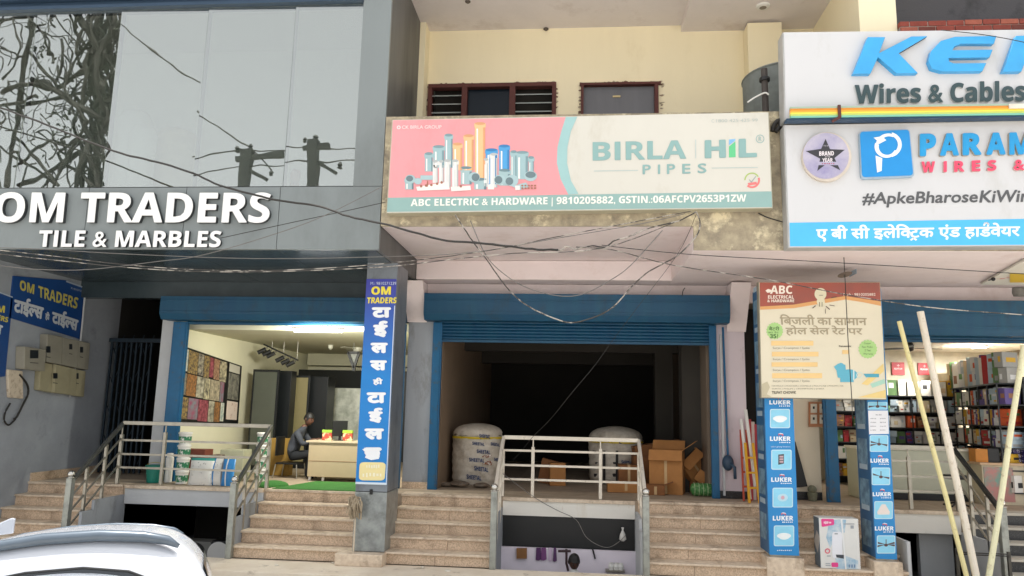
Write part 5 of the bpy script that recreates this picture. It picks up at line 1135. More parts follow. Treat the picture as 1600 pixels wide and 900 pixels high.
for s_ in (-1, 1):
    k = len(J); J += [(o(.14, s_*.17, .4), .07), (o(.28, s_*.22, .2), .052), (o(.45, s_*.14, .28), .04)]; E_ += [(2, k), (k, k+1), (k+1, k+2)]; hand(J, E_, k+2, o(.45, s_*.14, .28), (1, -s_*.2, .05), (0, 0, 1))
    k = len(J); J += [(o(.04, s_*.1, -.02), .1), (o(.42, s_*.12, .02), .075), (o(.36, s_*.12, -.34), .05), (o(.37, s_*.12, -.37), .04), (o(.5, s_*.13, -.39), .035)]; E_ += [(0, k), (k, k+1), (k+1, k+2), (k+2, k+3), (k+3, k+4)]
skin('body', J, E_, mat('dark grey shirt', '#3c3f47', .9, var=.2, scale=8, bump=.5, bscale=25), t, 2, mats=(mat('black trousers', '#1f2126', .9, var=.2, bump=.4), skinm), pick=lambda c: 2 if (c.x-hp.x > .4 and c.z-hp.z > .15) or (c.x-hp.x > .13 and c.z-hp.z > .52) else (1 if c.z-hp.z < .08 else 0))
head(t, o(.29, 0, .66), .1, 75, 18)
t = thing('chair', 'metal legged chair under the seated person', 'chair', (hp.x, Yp, .853))
b = MB(); b.box(hp.x-.22, hp.x+.2, Yp-.21, Yp+.21, 1.1, 1.13); b.build('seat', M_['black'], t, bevel=.01)
b = MB(); b.box(hp.x-.25, hp.x-.225, Yp-.2, Yp+.2, 1.25, 1.6); b.build('backrest', M_['black'], t, bevel=.01)
for sx_ in (-.22, .18):
    for sy_ in (-.2, .2): b = MB(); b.tube([(hp.x+sx_, Yp+sy_, 1.1), (hp.x+sx_*1.15, Yp+sy_*1.1, .854)], .012); b.build('leg', M_['steel'], t)
# person in the sunken yard
pb = W(897, 880, Y=.5); hz = pb.z
t = thing('person', 'person in a white shirt looking down in the sunken basement yard', 'person', (pb.x, .5, -1.6))
def o2(x, y, z): return Vector((pb.x+x, .5+y, hz+z))
J = [(o2(0, .02, -.75), (.15, .11)), (o2(0, .02, -.5), (.15, .1)), (o2(0, .02, -.25), (.18, .1)), (o2(0, .0, -.12), .055), (o2(0, -.01, -.07), .05)]
E_ = [(0, 1), (1, 2), (2, 3), (3, 4)]
for s_ in (-1, 1):
    k = len(J); J += [(o2(s_*.19, .02, -.24), .065), (o2(s_*.24, -.02, -.5), .05), (o2(s_*.14, -.2, -.6), .038)]; E_ += [(2, k), (k, k+1), (k+1, k+2)]; hand(J, E_, k+2, o2(s_*.14, -.2, -.6), (-s_*.4, -1, -.1), (0, 0, 1))
    k = len(J); J += [(o2(s_*.09, .02, -.85), .1), (o2(s_*.1, .0, -1.15), .07), (o2(s_*.1, .03, -1.36-hz-.16+.0 if False else -1.3), .05)]; E_ += [(0, k), (k, k+1), (k+1, k+2)]
    J += [(Vector((pb.x+s_*.1, .53, -1.54)), .04), (Vector((pb.x+s_*.1, .39, -1.57)), .03)]; E_ += [(k+2, k+3), (k+3, k+4)]
skin('body', J, E_, mat('white shirt cloth', '#d5d2cc', .85, var=.05), t, 2)
head(t, o2(0, -.01, .02), .098, 15, 28, mat('dark brown skin', '#4a3025', .6))
# basement wall clutter
def wallthing(name, label, cat, pts, m, Y=.925, d_=.05):
    b = MB(); b.prism([W(x, y, Y=Y-d_) for x, y in pts], (0, d_, 0)); return solo(name, b, m, label, cat)
wallthing('hanging_box', 'brown box fixed on the lavender basement wall', 'box', R4(807, 857, 823, 873), mat('brown wood', '#8a5f35', .7, var=.2))
for i, (x0, x1, y1, c_) in enumerate(((838, 845, 876, '#5a3560'), (846, 853, 876, '#7a4a7a'), (858, 862, 877, '#c9b4c9'), (865, 869, 878, '#5f3f66'))):
    wallthing('hanging_cloth', ('dark purple cloth hanging at the left of the cloth row', 'mauve cloth beside the dark purple one', 'pale lilac cloth strip on the basement wall', 'thin purple cloth strip at the right of the cloth row')[i], 'cloth', [(x0, 856), (x1, 856), (x1+1, y1-2), ((x0+x1)/2, y1), (x0-1, y1-1)], pr(c_, .9), d_=.02)
t = thing('wall_shelf', 'small wall shelf with white pots at the right end of the basement wall', 'shelf', W(962, 890, Y=.85))
b = MB(); a = W(946, 892, Y=.85); c_ = W(976, 892, Y=.85); b.box(a.x, c_.x, .78, .928, a.z, a.z+.02); b.build('board', M_['steel'], t)
for i, x in enumerate((955, 963, 970)):
    b = MB(); q = W(x, 890, Y=.85); b.lathe((q.x, .85, a.z+.021), [(.035, 0), (.045, .05), (.03, .09), (.032, .1)], 14); solo('pot', b, M_['white'], ('left white pot on the basement shelf', 'middle white pot on the basement shelf', 'right white pot on the basement shelf')[i], 'pot')
b = MB(); b.tube([W(885, 858, Y=.8), W(885, 880, Y=.8), W(888, 892, Y=.8)], .018); b.tube([W(872, 861, Y=.8), W(892, 861, Y=.8)], .02); solo('lamp_stand', b, mat('dark maroon stand', '#3a2328', .5), 'dark stand with a cross bar beside the person in white', 'stand')
b = MB(); b.tube([W(926, 858, Y=.9), W(930, 873, Y=.9)], .012); solo('wall_stick', b, M_['black'], 'thin black stick hanging on the lavender wall', 'stick')
b = MB(); q = W(973, 836, Y=.9); b.lathe((q.x, .9, q.z-.09), [(.02, 0), (.055, .03), (.04, .1), (.012, .16), (.02, .2)], 12); solo('plastic_bag', b, mat('white plastic bag', '#d9d6cf', .4), 'small white plastic bag hung on the side wall of the sunken yard', 'bag', smooth=True)
# units in the left yard
for i, (x0, x1, lb_) in enumerate(((281, 328, 'grey outdoor fan unit in the left sunken yard'), (331, 352, 'black and white fan unit partly hidden by the stairs in the left sunken yard'))):
    a = W(x0, 845, Y=1.6); c_ = W(x1, 873, Y=1.6); t = thing('fan_unit', lb_, 'air conditioner unit', ((a.x+c_.x)/2, 1.6, -1.6))
    b = MB(); b.box(a.x, c_.x, 1.6, 1.9, -.75, a.z); b.build('case', mat('grey unit case', '#7e7d78', .6) if i == 0 else M_['black'], t, bevel=.01)
    b = MB(); ce = Vector(((a.x+c_.x)/2, 1.597, a.z-.2)); T = Matrix.Rotation(R(90), 4, 'X'); b.lathe(ce, [(.17, 0), (.19, .005), (.16, .008), (.02, .004), (.0001, .004)], 28, T, closed=False); b.build('fan_grille', M_['black'] if i == 0 else M_['white'], t)
    b = MB(); b.box(a.x+.03, c_.x-.03, 1.65, 1.85, -1.6, -.752); b.build('stand', M_['steel'], t)

# ================================================================ RIGHT SHOP GOODS
pal = [('white', '#dcd9d0'), ('white', '#d2d3d2'), ('grey', '#9a9a96'), ('beige', '#c9b896'), ('orange', '#c8552a'), ('red', '#a8282c'), ('brown', '#94694a'), ('green', '#5d7f4e'), ('yellow', '#cfa32e'), ('pale blue', '#a9bcc8'), ('black', '#2b2b2d'), ('white', '#e0ddd6'), ('violet', '#5a4a86')]
shadem = mat('dark shelf paint', '#2a2e30', .5, var=.15)
ordn = ('lowest', 'second', 'third', 'fourth', 'fifth', 'top')
def rack(label, O, dirv, L_, zl, dep, top, rackname, seed, wk=1., yaw=0):
    """shelves from O along dirv; every product on them is a thing of its own"""
    rr = random.Random(seed); dv = Vector(dirv).normalized(); nv = Vector((dv.y, -dv.x, 0))   # nv points to the shop
    if nv.y > 0 and abs(nv.y) > abs(nv.x): nv = -nv
    if abs(nv.x) > abs(nv.y) and nv.x > 0: nv = -nv
    B = Matrix(((dv.x, nv.x, 0, O[0]), (dv.y, nv.y, 0, O[1]), (0, 0, 1, 0), (0, 0, 0, 1)))
    t = thing('shelf_rack', label, 'shelf rack', (O[0], O[1], .853))
    for z in zl:
        b = MB(); b.box(0, L_, 0, dep, z-.022, z-.001, B); b.build('shelf', shadem, t)
    b = MB(); n = max(2, int(L_/.62)+1)
    for i in range(n+1):
        x = min(L_*i/n, L_-.02)
        b = MB(); b.box(x, x+.02, dep-.03, dep-.01, .853, zl[-1], B); b.box(x, x+.02, .0, .02, .853, zl[-1], B); b.build('upright', shadem, t)
    b = MB(); b.box(0, L_, -.02, -.002, .853, zl[-1]+.1, B); b.build('back', shadem, t)
    for si, z in enumerate(zl):
        H = (zl[si+1]-z-.06) if si+1 < len(zl) else top
        x = .03
        while x < L_-.12:
            w_ = rr.uniform(.08, .2)*wk; col = pal[rr.randrange(len(pal))] if rr.random() < (.8 if yaw else .5) else pal[rr.choice((0, 1, 3, 11, 9))]
            if si == len(zl)-1: w_ *= 1.25
            w_ = min(w_, L_-x-.02)
            if w_ < .06: break
            k = rr.choice((1, 2, 2, 3)) if si < len(zl)-1 else rr.choice((1, 2))
            h1 = H*rr.uniform(.86, .99)/k; m_ = mat('%s goods box %d' % (col[0], rr.randrange(3)), col[1], .5, var=.06, scale=8)
            for q in range(k):
                a = rr.uniform(0, .012); d1 = dep*rr.uniform(.8, .98); tw = B @ Matrix.Translation((x+w_/2, d1/2, z+q*h1)) @ Matrix.Rotation(R(rr.uniform(-4, 4)+yaw), 4, 'Z')
                b = MB(); b.box(-w_/2+.004+a, w_/2-.004, -d1/2+.02, d1/2-.01, 0.001, h1-.002, tw)
                c0 = tw @ Vector((0, 0, 0))
                where = '%s shelf of the %s' % (ordn[si] if si < len(zl)-1 else 'top', rackname)
                tb = thing('goods_box', '%s goods box on the %s' % (col[0], where), 'box', c0, 'boxed goods on the %s' % rackname)
                b.build('body', m_, tb, bevel=.003)
                c2 = rr.choice(pal)[1]; b = MB(); u0_, u1_ = sorted((rr.uniform(-.4, .4), rr.uniform(-.4, .4))); v0_ = rr.uniform(.15, .5)
                if u1_-u0_ < .2: u1_ = u0_+.25
                b.box(u0_*w_, min(u1_, .46)*w_, d1/2-.0105, d1/2-.0085, v0_*h1, (v0_+rr.uniform(.2, .4))*h1, tw)
                if yaw: b.box(w_/2-.0045, w_/2-.002, -.3*d1, .25*d1, v0_*h1, (v0_+.3)*h1, tw)
                b.build('printed_label', pr(c2, .5), tb)
            x += w_+rr.uniform(.0, .018)
    return t
zl = [1.02, 1.36, 1.69, 2.0, 2.31, 2.64]
rack('crowded goods rack across the back wall of the electrical shop', (5.2, 5.45), (1, 0, 0), 2.55, zl, .42, .33, 'back rack', 4)
rack('crowded goods rack along the right side of the electrical shop', (7.98, 5.35), (-.22, -.975, 0), 3.35, [1.05, 1.4, 1.75, 2.1, 2.45, 2.8], .4, .55, 'side rack', 9, 1.15, -38)
for i, (x0, x1, y0, y1) in enumerate(((1393, 1414, 566, 586), (1434, 1455, 567, 586))):
    a = W(x0, y0, Y=5.97); c_ = W(x1, y1, Y=5.97); t = thing('poster', ('red poster on the back wall of the electrical shop, left one', 'red poster on the back wall of the electrical shop, right one')[i], 'poster', (a.x, 5.97, c_.z))
    b = MB(); b.box(a.x, c_.x, 5.965, 5.985, c_.z, a.z); b.build('sheet', pr('#a81f2e', .5), t)
    pletters(t, '#e6c9cc', [('~~~', R4(x0+4, y0+8, x1-4, y0+12)), ('+', R4((x0+x1)/2-2, y0+3, (x0+x1)/2+2, y0+7))], PY(5.965), .003)
def downlight(label, px, py, Yc, r_, e):
    p = W(px, py, Z=3.6); t = thing('ceiling_light', label, 'ceiling light', (p.x, p.y, 3.6))
    b = MB(); b.lathe((p.x, p.y, 3.58), [(r_*1.12, .0), (r_*1.15, .038)], 24); b.build('rim', M_['white'], t)
    b = MB(); b.lathe((p.x, p.y, 3.572), [(r_*.2, -.012), (r_, 0), (r_, .01)], 24); b.build('diffuser', mat('lit diffuser', '#fffdf4', .5, emit=12), t)
    area('glow', (p.x, p.y, 3.55), (0, 0, 0), r_*2, r_*2, e, (1, .96, .88), t)
downlight('round glowing ceiling light above the side rack of the electrical shop', 1530, 541, 0, .13, 120)
downlight('second glowing ceiling light above the back rack, behind a leaning pole', 1462, 563, 0, .2, 70)
fan('black ceiling fan hanging in the electrical shop', 1420, 541, 3.6, 3.62, M_['black'], (10, 130, 250), .62, .075)
# counters
a = W(1386, 695, Y=2.5); c_ = W(1532, 690, Y=2.5)
t = thing('counter', 'pale green front counter of the electrical shop', 'counter', ((a.x+c_.x)/2, 2.5, .853))
b = MB(); b.box(a.x-.5, c_.x, 2.5, 3.0, .853, 1.66); b.build('body', mat('pale green counter front', '#b9bba6', .4, var=.04), t, bevel=.004)
b = MB(); b.box(a.x-.52, c_.x+.03, 2.46, 3.05, 1.662, 1.70); b.build('top', mat('pale counter top', '#d9d5c6', .3), t, bevel=.005)
b = MB(); b.box(a.x-.48, c_.x-.02, 2.47, 2.499, .853, .96); b.build('plinth', M_['black'], t)
a = W(1528, 718, Y=2.15); t = thing('counter', 'wooden topped side counter with a faded pink poster on its front', 'counter', (a.x+.6, 2.15, .853))
b = MB(); b.box(a.x+.05, a.x+1.6, 2.15, 2.6, .853, 1.47); b.build('body', mat('cream counter board', '#c9bda2', .5), t)
b = MB(); b.box(a.x, a.x+1.7, 2.1, 2.65, 1.472, 1.51); b.build('top', mat('pale wood top', '#c4a582', .4), t, bevel=.005)
b = MB(); b.box(a.x+.07, a.x+.52, 2.14, 2.149, .9, 1.44); b.build('poster', mat('faded pink green poster', '#b9807a', .5, col2='#6f9f90', thr=(.45, .6), scale=3.2), t)
p = W(1531, 717, Y=2.3); t = thing('dispenser_box', 'orange and black display box on the side counter', 'box', (p.x, 2.3, 1.51))
b = MB(); b.box(p.x-.11, p.x+.08, 2.2, 2.42, 1.511, 1.72); b.build('body', mat('orange box', '#c07a22', .5), t, bevel=.004)
b = MB(); b.box(p.x+.081, p.x+.26, 2.2, 2.42, 1.511, 1.73); b.build('black_side', M_['black'], t, bevel=.004)
for i in range(9):
    r_, c2 = divmod(i, 3); x = p.x+.42+.13*c2; b = MB(); b.box(x-.055, x+.055, 2.24, 2.36, 1.511+.075*r_, 1.511+.075*r_+.07)
    t = thing('small_packet', 'small violet and white packet stacked on the side counter', 'packet', (x, 2.3, 1.511+.075*r_), 'violet packets stacked on the side counter')
    b.build('body', mat('violet packet', '#3c2f6b', .4, col2='#d5d0e0', thr=(.55, .6), scale=18), t, bevel=.003)
# stool on the right landing
p = W(1492, 742, Y=1.7); t = thing('stool', 'black round seat stool on the landing before the green counter', 'stool', (p.x, 1.7, .853))
b = MB(); b.lathe((p.x, 1.7, p.z-.06), [(.16, 0), (.17, .03), (.16, .06)], 22); b.build('seat', M_['black'], t)
b = MB(); b.tube([(p.x, 1.7, .89), (p.x, 1.7, p.z-.06)], .03); b.build('post', M_['black'], t)
for k in range(4):
    b = MB(); q = math.pi/4+k*math.pi/2; b.tube([(p.x, 1.7, .92), (p.x+.2*math.cos(q), 1.7+.2*math.sin(q), .867)], .014); b.build('leg', M_['black'], t)
# switch board
fs = PY(1.985); t = thing('switch_board', 'wooden switch board with four meters on the cream pier', 'switch board', W(1279, 667, Y=1.98))
b = MB(); slab(b, R4(1264.5, 628, 1293, 667), fs, 0, .05); b.build('board', mat('orange wood board', '#b57a52', .6, var=.12), t, bevel=.004)
for x, y in ((1267, 631), (1281, 631), (1267, 648), (1281, 648)):
    b = MB(); slab(b, R4(x, y, x+9.5, y+14), fs, .05, .02); q = b.build('plate', mat('cream plate', '#d5cbb8', .5), t)
    b = MB(); flat(b, R4(x+3, y+4, x+6, y+8), fs, .073); b.build('switch', M_['black'], q)
b = MB(); p0 = [W(x, y, Y=1.93) for x, y in ((1243, 690), (1262, 760), (1245, 762))]; b.prism(p0, (0, .03, 0)); solo('black_board', b, M_['black'], 'black triangular board leaning by the left advertising column', 'board')
b = MB(); p = W(1269, 765, Y=1.85); b.lathe((p.x, 1.85, .853), [(.06, 0), (.08, .12), (.07, .13)], 14); b.ball((p.x, 1.85, 1.03), .07, 8); solo('small_pot', b, mat('grey green pot', '#6f705c', .8, var=.3, scale=14), 'small grey pot on the floor at the foot of the cream pier', 'pot')
# ladders and pipes beside the left column
def ladder(label, p0, p1, w_, n, m, r_=.02, name='ladder'):
    t = thing(name, label, 'ladder', p0); p0 = Vector(p0); p1 = Vector(p1)
    for s_ in (-1, 1):
        b = MB(); b.sq(p0+Vector((s_*w_/2, 0, 0)), p1+Vector((s_*w_/2*.8, 0, 0)), r_*2, r_*1.3); b.build('rail', m, t, bevel=.003)
    for i in range(1, n):
        q = p0.lerp(p1, i/n); k = 1-.2*i/n; b = MB(); b.sq(q-Vector((w_/2*k, 0, 0)), q+Vector((w_/2*k, 0, 0)), .03); b.build('rung', m, t)
    return t
q = W(1179, 790, Y=1.25); q2 = W(1167, 790, Y=1.55)
ladder('yellow step ladder standing by the left blue column', (q.x, 1.25, .853), (q.x, 1.5, 1.75), .15, 4, mat('yellow ladder paint', '#d9a01e', .4, var=.08))
ladder('orange red ladder behind the yellow step ladder', (q2.x, 1.5, .853), (q2.x+.02, 1.75, 1.95), .11, 5, mat('orange red ladder paint', '#b8472c', .5, var=.1), .015)
for i, (x0, y0, x1, y1) in enumerate(((1165, 640, 1180, 700), (1158, 655, 1172, 720))):
    b = MB(); b.tube([W(x1, y1+60, Y=1.45), W(x0, y0, Y=1.6)], .025, 10); solo('plastic_pipe', b, M_['white'], ('longer white pipe leaning behind the ladders', 'shorter white pipe leaning at the pink wall edge')[i], 'pipe')
for i, (x0, c2) in enumerate(((1171, '#b0383c'), (1176, '#c9b8b0'), (1180, '#a83038'))):
    p = W(x0, 655, Y=1.7); b = MB(); b.box(p.x-.03, p.x+.025, 1.68, 1.9, .853, p.z-.04*i); solo('rolled_chart', b, mat('roll %s' % c2, c2, .6, var=.1), ('red upright box behind the ladders, leftmost', 'pale upright box between two red ones behind the ladders', 'red upright box behind the ladders, next to the blue column')[i], 'box', bevel=.008)
# water heater carton on the steps
fh = PY(.03); a = W(1283, 889.5, Y=.03); c_ = W(1341, 811, Y=.03)
t = thing('heater_carton', 'white and pink water heater carton standing on the first narrow step', 'carton', ((a.x+c_.x)/2, .03, .173))
b = MB(); b.box(a.x, c_.x, .031, .27, .173, c_.z); b.build('body', mat('white carton print', '#dcdcd8', .5, var=.03), t, bevel=.006)
b = MB(); b.box(a.x-.003, a.x-.0005, .036, .265, .18, c_.z-.005); b.build('side_print', mat('slate side print', '#5a6a78', .5, var=.1), t)
sf = PXp(a.x-.003, -1)
pprint(t, 'side_picture', '#b9b4b0', [[(1276, 828), (1281, 840), (1278, 864), (1272, 845)]], sf, .002)
pprint(t, 'sky_print', mat('misty blue print', '#8fb4cc', .5, col2='#d5dde0', thr=(.4, .65), scale=7), [[(1296, 812), (1322, 812), (1320, 832), (1309, 836), (1297, 856), (1291, 840)], [(1305, 872), (1320, 868), (1341, 876), (1341.5, 889), (1308, 889)]], fh, .002)
pprint(t, 'logo_patch', '#e0408a', [rrect((1283, 810.5), (1303, 811), (1303.5, 820), (1284, 823.5), .15), rrect((1299, 879), (1309.5, 879), (1310, 886), (1299.5, 886), .2)], fh, .004)
pprint(t, 'pink_badge', '#d96a7a', [ring(1293, 861, 2.4, 4.2)], fh, .004)
pprint(t, 'heater_picture', '#e4e6ec', [rrect((1300, 831), (1316, 831), (1316.5, 872), (1300.5, 872), .2)], fh, .004)
pprint(t, 'heater_base_picture', '#3b4048', [[(1306, 866.5), (1318.5, 867), (1318.5, 873), (1307, 871)]], fh, .0055)
pprint(t, 'text_block', '#9aa0a6', [R4(1318, 818, 1335, 819.4), R4(1329, 821, 1334, 826), R4(1292, 868, 1298, 869.5), R4(1290, 880, 1297, 881.2), R4(1290, 883, 1298, 884.2), R4(1304, 833, 1309, 835)], fh, .0055)
pprint(t, 'icon_block', '#6f8fb0', [R4(1326+4*i, 882, 1328.6+4*i, 887) for i in range(3)], fh, .0055)
pletters(t, '#f6e3ec', [('~~~', R4(1287, 814, 1299, 819))], fh, .006)
pprint(t, 'tape', '#e6e8e8', [[(1313.5, 811), (1316, 811), (1323, 890), (1320.5, 890)]], fh, .007)
# leaning poles, tied with wire
def lean(label, a_, b_, r_, m):
    p0 = W(*a_, Y=-.55); p1 = W(*b_, Y=-.28); d = (p0-p1); p0 = p0+d*((-.0-p0.z)/d.z) if p0.z > 0 else p0
    b = MB(); b.tube([p0, p0.lerp(p1, .33)+Vector((.006, 0, 0)), p0.lerp(p1, .66)-Vector((.004, 0, 0)), p1], r_, 10); return solo('leaning_pole', b, m, label, 'pole', smooth=False)
lean('thin yellowish pole, leftmost of the three leaning poles', (1510, 900), (1405, 502), .03, mat('yellowish bamboo', '#e0d49a', .5, var=.06, scale=12, dirt=('#a08a62', 9, .56, .72)))
lean('thick whitish pole with the highest tip, in the middle of the three', (1525, 900), (1438, 487), .045, mat('pale pvc pole', '#e0d6c4', .4, var=.04, scale=8, dirt=('#a08a62', 9, .56, .72)))
lean('pale pole leaning the other way at the right photo edge', (1545, 900), (1600, 540), .036, mat('pale bamboo', '#e3dfb8', .5, var=.06, scale=12, dirt=('#a08a62', 9, .56, .72)))
b = MB()
for dy in (0, 3): b.tube(smoothpts([W(x, y+dy, Y=yy) for x, y, yy in ((1494, 861, -.3), (1505, 863, -.48), (1525, 864, -.5), (1548, 865, -.45), (1572, 866, -.3), (1578, 868, -.25))]), .008)
solo('tie_wire', b, M_['wire_b'], 'black wire tying the three leaning poles together', 'wire')
for i, (x, yt) in enumerate(((1495, 861), (1518, 863), (1576, 866))):
    b = MB(); p = W(x, yt, Y=-.25); b.sq((p.x, -.25, 0.0), (p.x, -.25, p.z+.03), .035); solo('short_post', b, mat('dark post steel', '#55524c', .5, .6, var=.2), ('short dark post left of the tied poles', 'short dark post between the tied poles', 'short dark post right of the tied poles')[i], 'post')
# tank behind the signs
t = thing('water_tank', 'open grey cylindrical tank behind the gap between the signboards', 'tank', (3.0, -.2, 5.12))
b = MB(); tc = Vector((3.03, -.1, 0)); tm = mat('dusty grey tank', '#7f8580', .7, col2='#6c706c', thr=(.4, .7), scale=4, bump=.1)
b.lathe(tc, [(.58, 5.12), (.6, 7.13), (.585, 7.13), (.565, 5.2)], 36); b.build('shell', tm, t, smooth=False)
b = MB(); b.lathe(tc, [(.60, 7.1), (.615, 7.115), (.60, 7.135)], 36, closed=False); b.build('rim', tm, t)
t = thing('pipe_post', 'dark rusty pipe with collar standing before the grey tank', 'pipe', W(1196, 176, Y=-.8))
p = W(1194, 108, Y=-.8); b = MB(); b.tube([(p.x, -.8, 5.12), (p.x, -.8, p.z)], .045, 12); b.build('pipe', mat('dark pipe', '#4a4440', .7, .2, var=.2), t)
z = W(1194, 124, Y=-.8).z; b = MB(); b.lathe((p.x, -.8, z-.03), [(.07, 0), (.075, .02), (.07, .05)], 14); b.build('collar', M_['black'], t)
b = MB(); b.tube(smoothpts([W(x, y, Y=-.86) for x, y in ((1168, 160), (1180, 152), (1195, 145), (1201, 148))]), .012); b.build('rope', M_['white'], t)
b = MB(); b.tube(smoothpts([W(x, y, Y=-1.05) for x, y in ((1207, 205), (1210, 195), (1217, 188), (1219, 196), (1212, 206))]), .03); solo('cable_coil', b, M_['wire_b'], 'black cable coil stuffed between the two signboards', 'cable')
# ceiling fittings of the upper floor
p = W(1192, 9, Z=8.62); t = thing('ceiling_light', 'round unlit ceiling light on the upper floor ceiling', 'ceiling light', (p.x, p.y, 8.6))
b = MB(); b.lathe((p.x, p.y, 8.585), [(.06, .0), (.1, .01), (.11, .034)], 24); b.build('rim', M_['white'], t); b = MB(); b.lathe((p.x, p.y, 8.58), [(.02, 0), (.055, .004)], 20); b.build('lens', mat('brown lens', '#7d7468', .3), t)
for x, y, lb_ in ((731, 1, 'dark ceiling hook over the left part of the pipe board'), (853, 43, 'small dark hook where ceiling meets the cream wall')):
    p = W(x, y, Z=8.735) if y < 20 else W(x, y, Y=1.17); b = MB(); b.lathe((p.x, p.y, min(p.z, 8.72)-.03), [(.02, 0), (.045, .02), (.045, .035)], 12); solo('ceiling_hook', b, mat('dark hook', '#5a5048', .6), lb_, 'hook')
p = W(366, 448, Z=4.3); t = thing('bulb_holder', 'white bulb holder under the dark soffit of the tile shop', 'bulb holder', (p.x, p.y, 4.22))
b = MB(); b.lathe((p.x, p.y, 4.2), [(.05, 0), (.07, .03), (.07, .125)], 18); b.build('body', mat('greyed white plastic', '#b5b3ac', .5), t)
p = W(1590, 462, Z=4.2); b = MB(); b.lathe((p.x, p.y, 4.18), [(.09, 0), (.11, .06), (.1, .14), (.03, .149)], 18); solo('soffit_lamp', b, mat('dull glass lamp', '#8d8a82', .3), 'dull round lamp under the white soffit at the right edge', 'lamp')
b = MB(); fq = [W(x, y, Z=4.32) for x, y in ((1532, 442), (1600, 404), (1680, 404), (1680, 444))]; b.prism(fq, (0, 0, -.03)); o_ = solo('hung_sheet', b, mat('white sheet print', '#d9d5c9', .6, col2='#c9493f', thr=(.58, .62), scale=2.2), 'white printed sheet fixed under the soffit at the right edge', 'sheet')
b = MB(); b.prism([W(x, y, Z=4.285) for x, y in ((1578, 428), (1660, 426), (1660, 441), (1578, 441))], (0, 0, -.004)); solo('yellow_label', b, pr('#d9b62e'), 'yellow printed label on the white sheet under the soffit', 'label')
b = MB(); b.ball(W(1552, 436, Z=4.27), .03, 8); b.tube([W(1545, 438, Z=4.28), W(1552, 436, Z=4.27)], .01); solo('cable_end', b, M_['black'], 'black cable end on the white sheet under the soffit', 'cable')

# ================================================================ CABLES
def cable(label, pts, r_=.008, m='wire_b', Y=-1.9, n=5, amp=0):
    P = [W(p[0], p[1], Y=p[2] if len(p) > 2 else Y) for p in pts]; P = smoothpts(P, n)
    if amp:
        rr = random.Random(len(label)); P = [p+Vector((rr.uniform(-amp, amp), rr.uniform(-amp, amp), rr.uniform(-amp, amp))) for p in P]
    b = MB(); b.tube(P, r_, 6); return solo('cable', b, M_[m], label, 'cable', 'overhead cables along the shop fronts')
cable('thick black cable crossing the mirror glass down to the pipe board', [(-420, 40), (-60, 148), (0, 168), (60, 190), (130, 218), (190, 240), (245, 253), (300, 270), (345, 290), (400, 305), (440, 314), (500, 323), (545, 338), (600, 350), (650, 364), (690, 375), (740, 379), (790, 384), (840, 390), (872, 390)], .014, amp=.004)
cable('pale twisted end of the thick cable, tied up under the pipe board', [(740, 378), (800, 386), (870, 391), (885, 385), (900, 389), (925, 384), (945, 386), (960, 376), (985, 369), (1010, 358, -1.7), (1060, 345, -1.5), (1088, 331, -1.42)], .009, 'wire_w', Y=-1.87, amp=.004)
cable('heavy cable loop hanging before the blue shutter hood', [(1088, 331, -1.42), (1094, 350, -1.45), (1086, 372), (1060, 398), (1040, 410), (1010, 427), (985, 450), (960, 478), (930, 495), (893, 504), (860, 495), (820, 475), (790, 447), (760, 405), (738, 376), (722, 352), (711, 336, -1.3)], .0085, 'wire_w', Y=-1.6, amp=.002)
cable('thin grey cable loop inside the heavy loop', [(735, 345, -1.3), (760, 400), (790, 430), (820, 448), (850, 458), (885, 463), (915, 458), (950, 440), (985, 415), (1035, 360, -1.3)], .006, 'wire_g', Y=-1.5)
cable('thin pale wire sagging lowest under the raised white letters', [(-420, 360), (-60, 408), (0, 415), (60, 421), (140, 421), (250, 408), (310, 400), (400, 375), (500, 340), (600, 290, -1.3)], .005, 'wire_g')
cable('pale double wire across the dark soffit, upper strand', [(-420, 345), (-60, 385), (0, 391), (100, 402), (180, 412), (300, 421), (440, 422), (600, 412), (760, 392), (860, 372), (1000, 345), (1080, 330, -1.42)], .006, 'wire_w', Y=-1.8)
cable('pale double wire across the dark soffit, lower strand', [(-420, 352), (-60, 390), (0, 397), (100, 408), (200, 418), (310, 424), (440, 424), (600, 417), (700, 406), (800, 396), (940, 388), (1060, 345, -1.5)], .006, 'wire_w', Y=-1.95)
cable('straight thin grey wire under the fascia', [(-420, 362), (-60, 384), (60, 389), (200, 397), (400, 404), (600, 401), (740, 394), (860, 374), (1000, 350), (1070, 334, -1.42)], .005, 'wire_g', Y=-1.7)
cable('thin black wire crossing the fascia to the pipe board corner', [(345, 372, -1.15), (450, 349), (520, 334), (602, 316, -1.3)], .005, 'wire_b', Y=-1.4)
cable('upper thin black wire running right over the white soffit', [(940, 383), (1000, 390), (1100, 399), (1300, 410), (1600, 428), (1700, 434), (2000, 452)], .005, 'wire_b')
cable('lower thin wire running right across the cream shop board', [(900, 386), (960, 391), (1050, 414), (1200, 437), (1320, 460), (1450, 480), (1600, 492), (1700, 500), (2000, 528)], .006, 'wire_w')
cable('slanting thin string from the pipe board down to the railing', [(1088, 335, -1.42), (1060, 395), (1000, 475), (960, 528), (930, 570), (895, 612), (860, 655, -.6), (833, 682, .9), (812, 708, 1.1), (800, 720, 1.1)], .0032, 'wire_b', Y=-1.1)
cable('thin dark cord from the ceiling hook cut to the sign gap', [(1185, 333, -1.02), (1200, 340), (1227, 348)], .008, 'wire_b', Y=-1.03)
cable('thin wire hanging over the white slab into the basement yard', [(783, 738, 1.0), (835, 777, .97), (870, 797), (900, 812), (915, 838, .6), (935, 852, .5), (952, 855, .5), (968, 846, .6), (978, 836, .8)], .005, 'wire_g', Y=.95)
cable('short wire bent over the white soffit', [(1488, 391, -.9), (1478, 405, -.3), (1470, 420, .3)], .008, 'wire_g', Y=-.5)
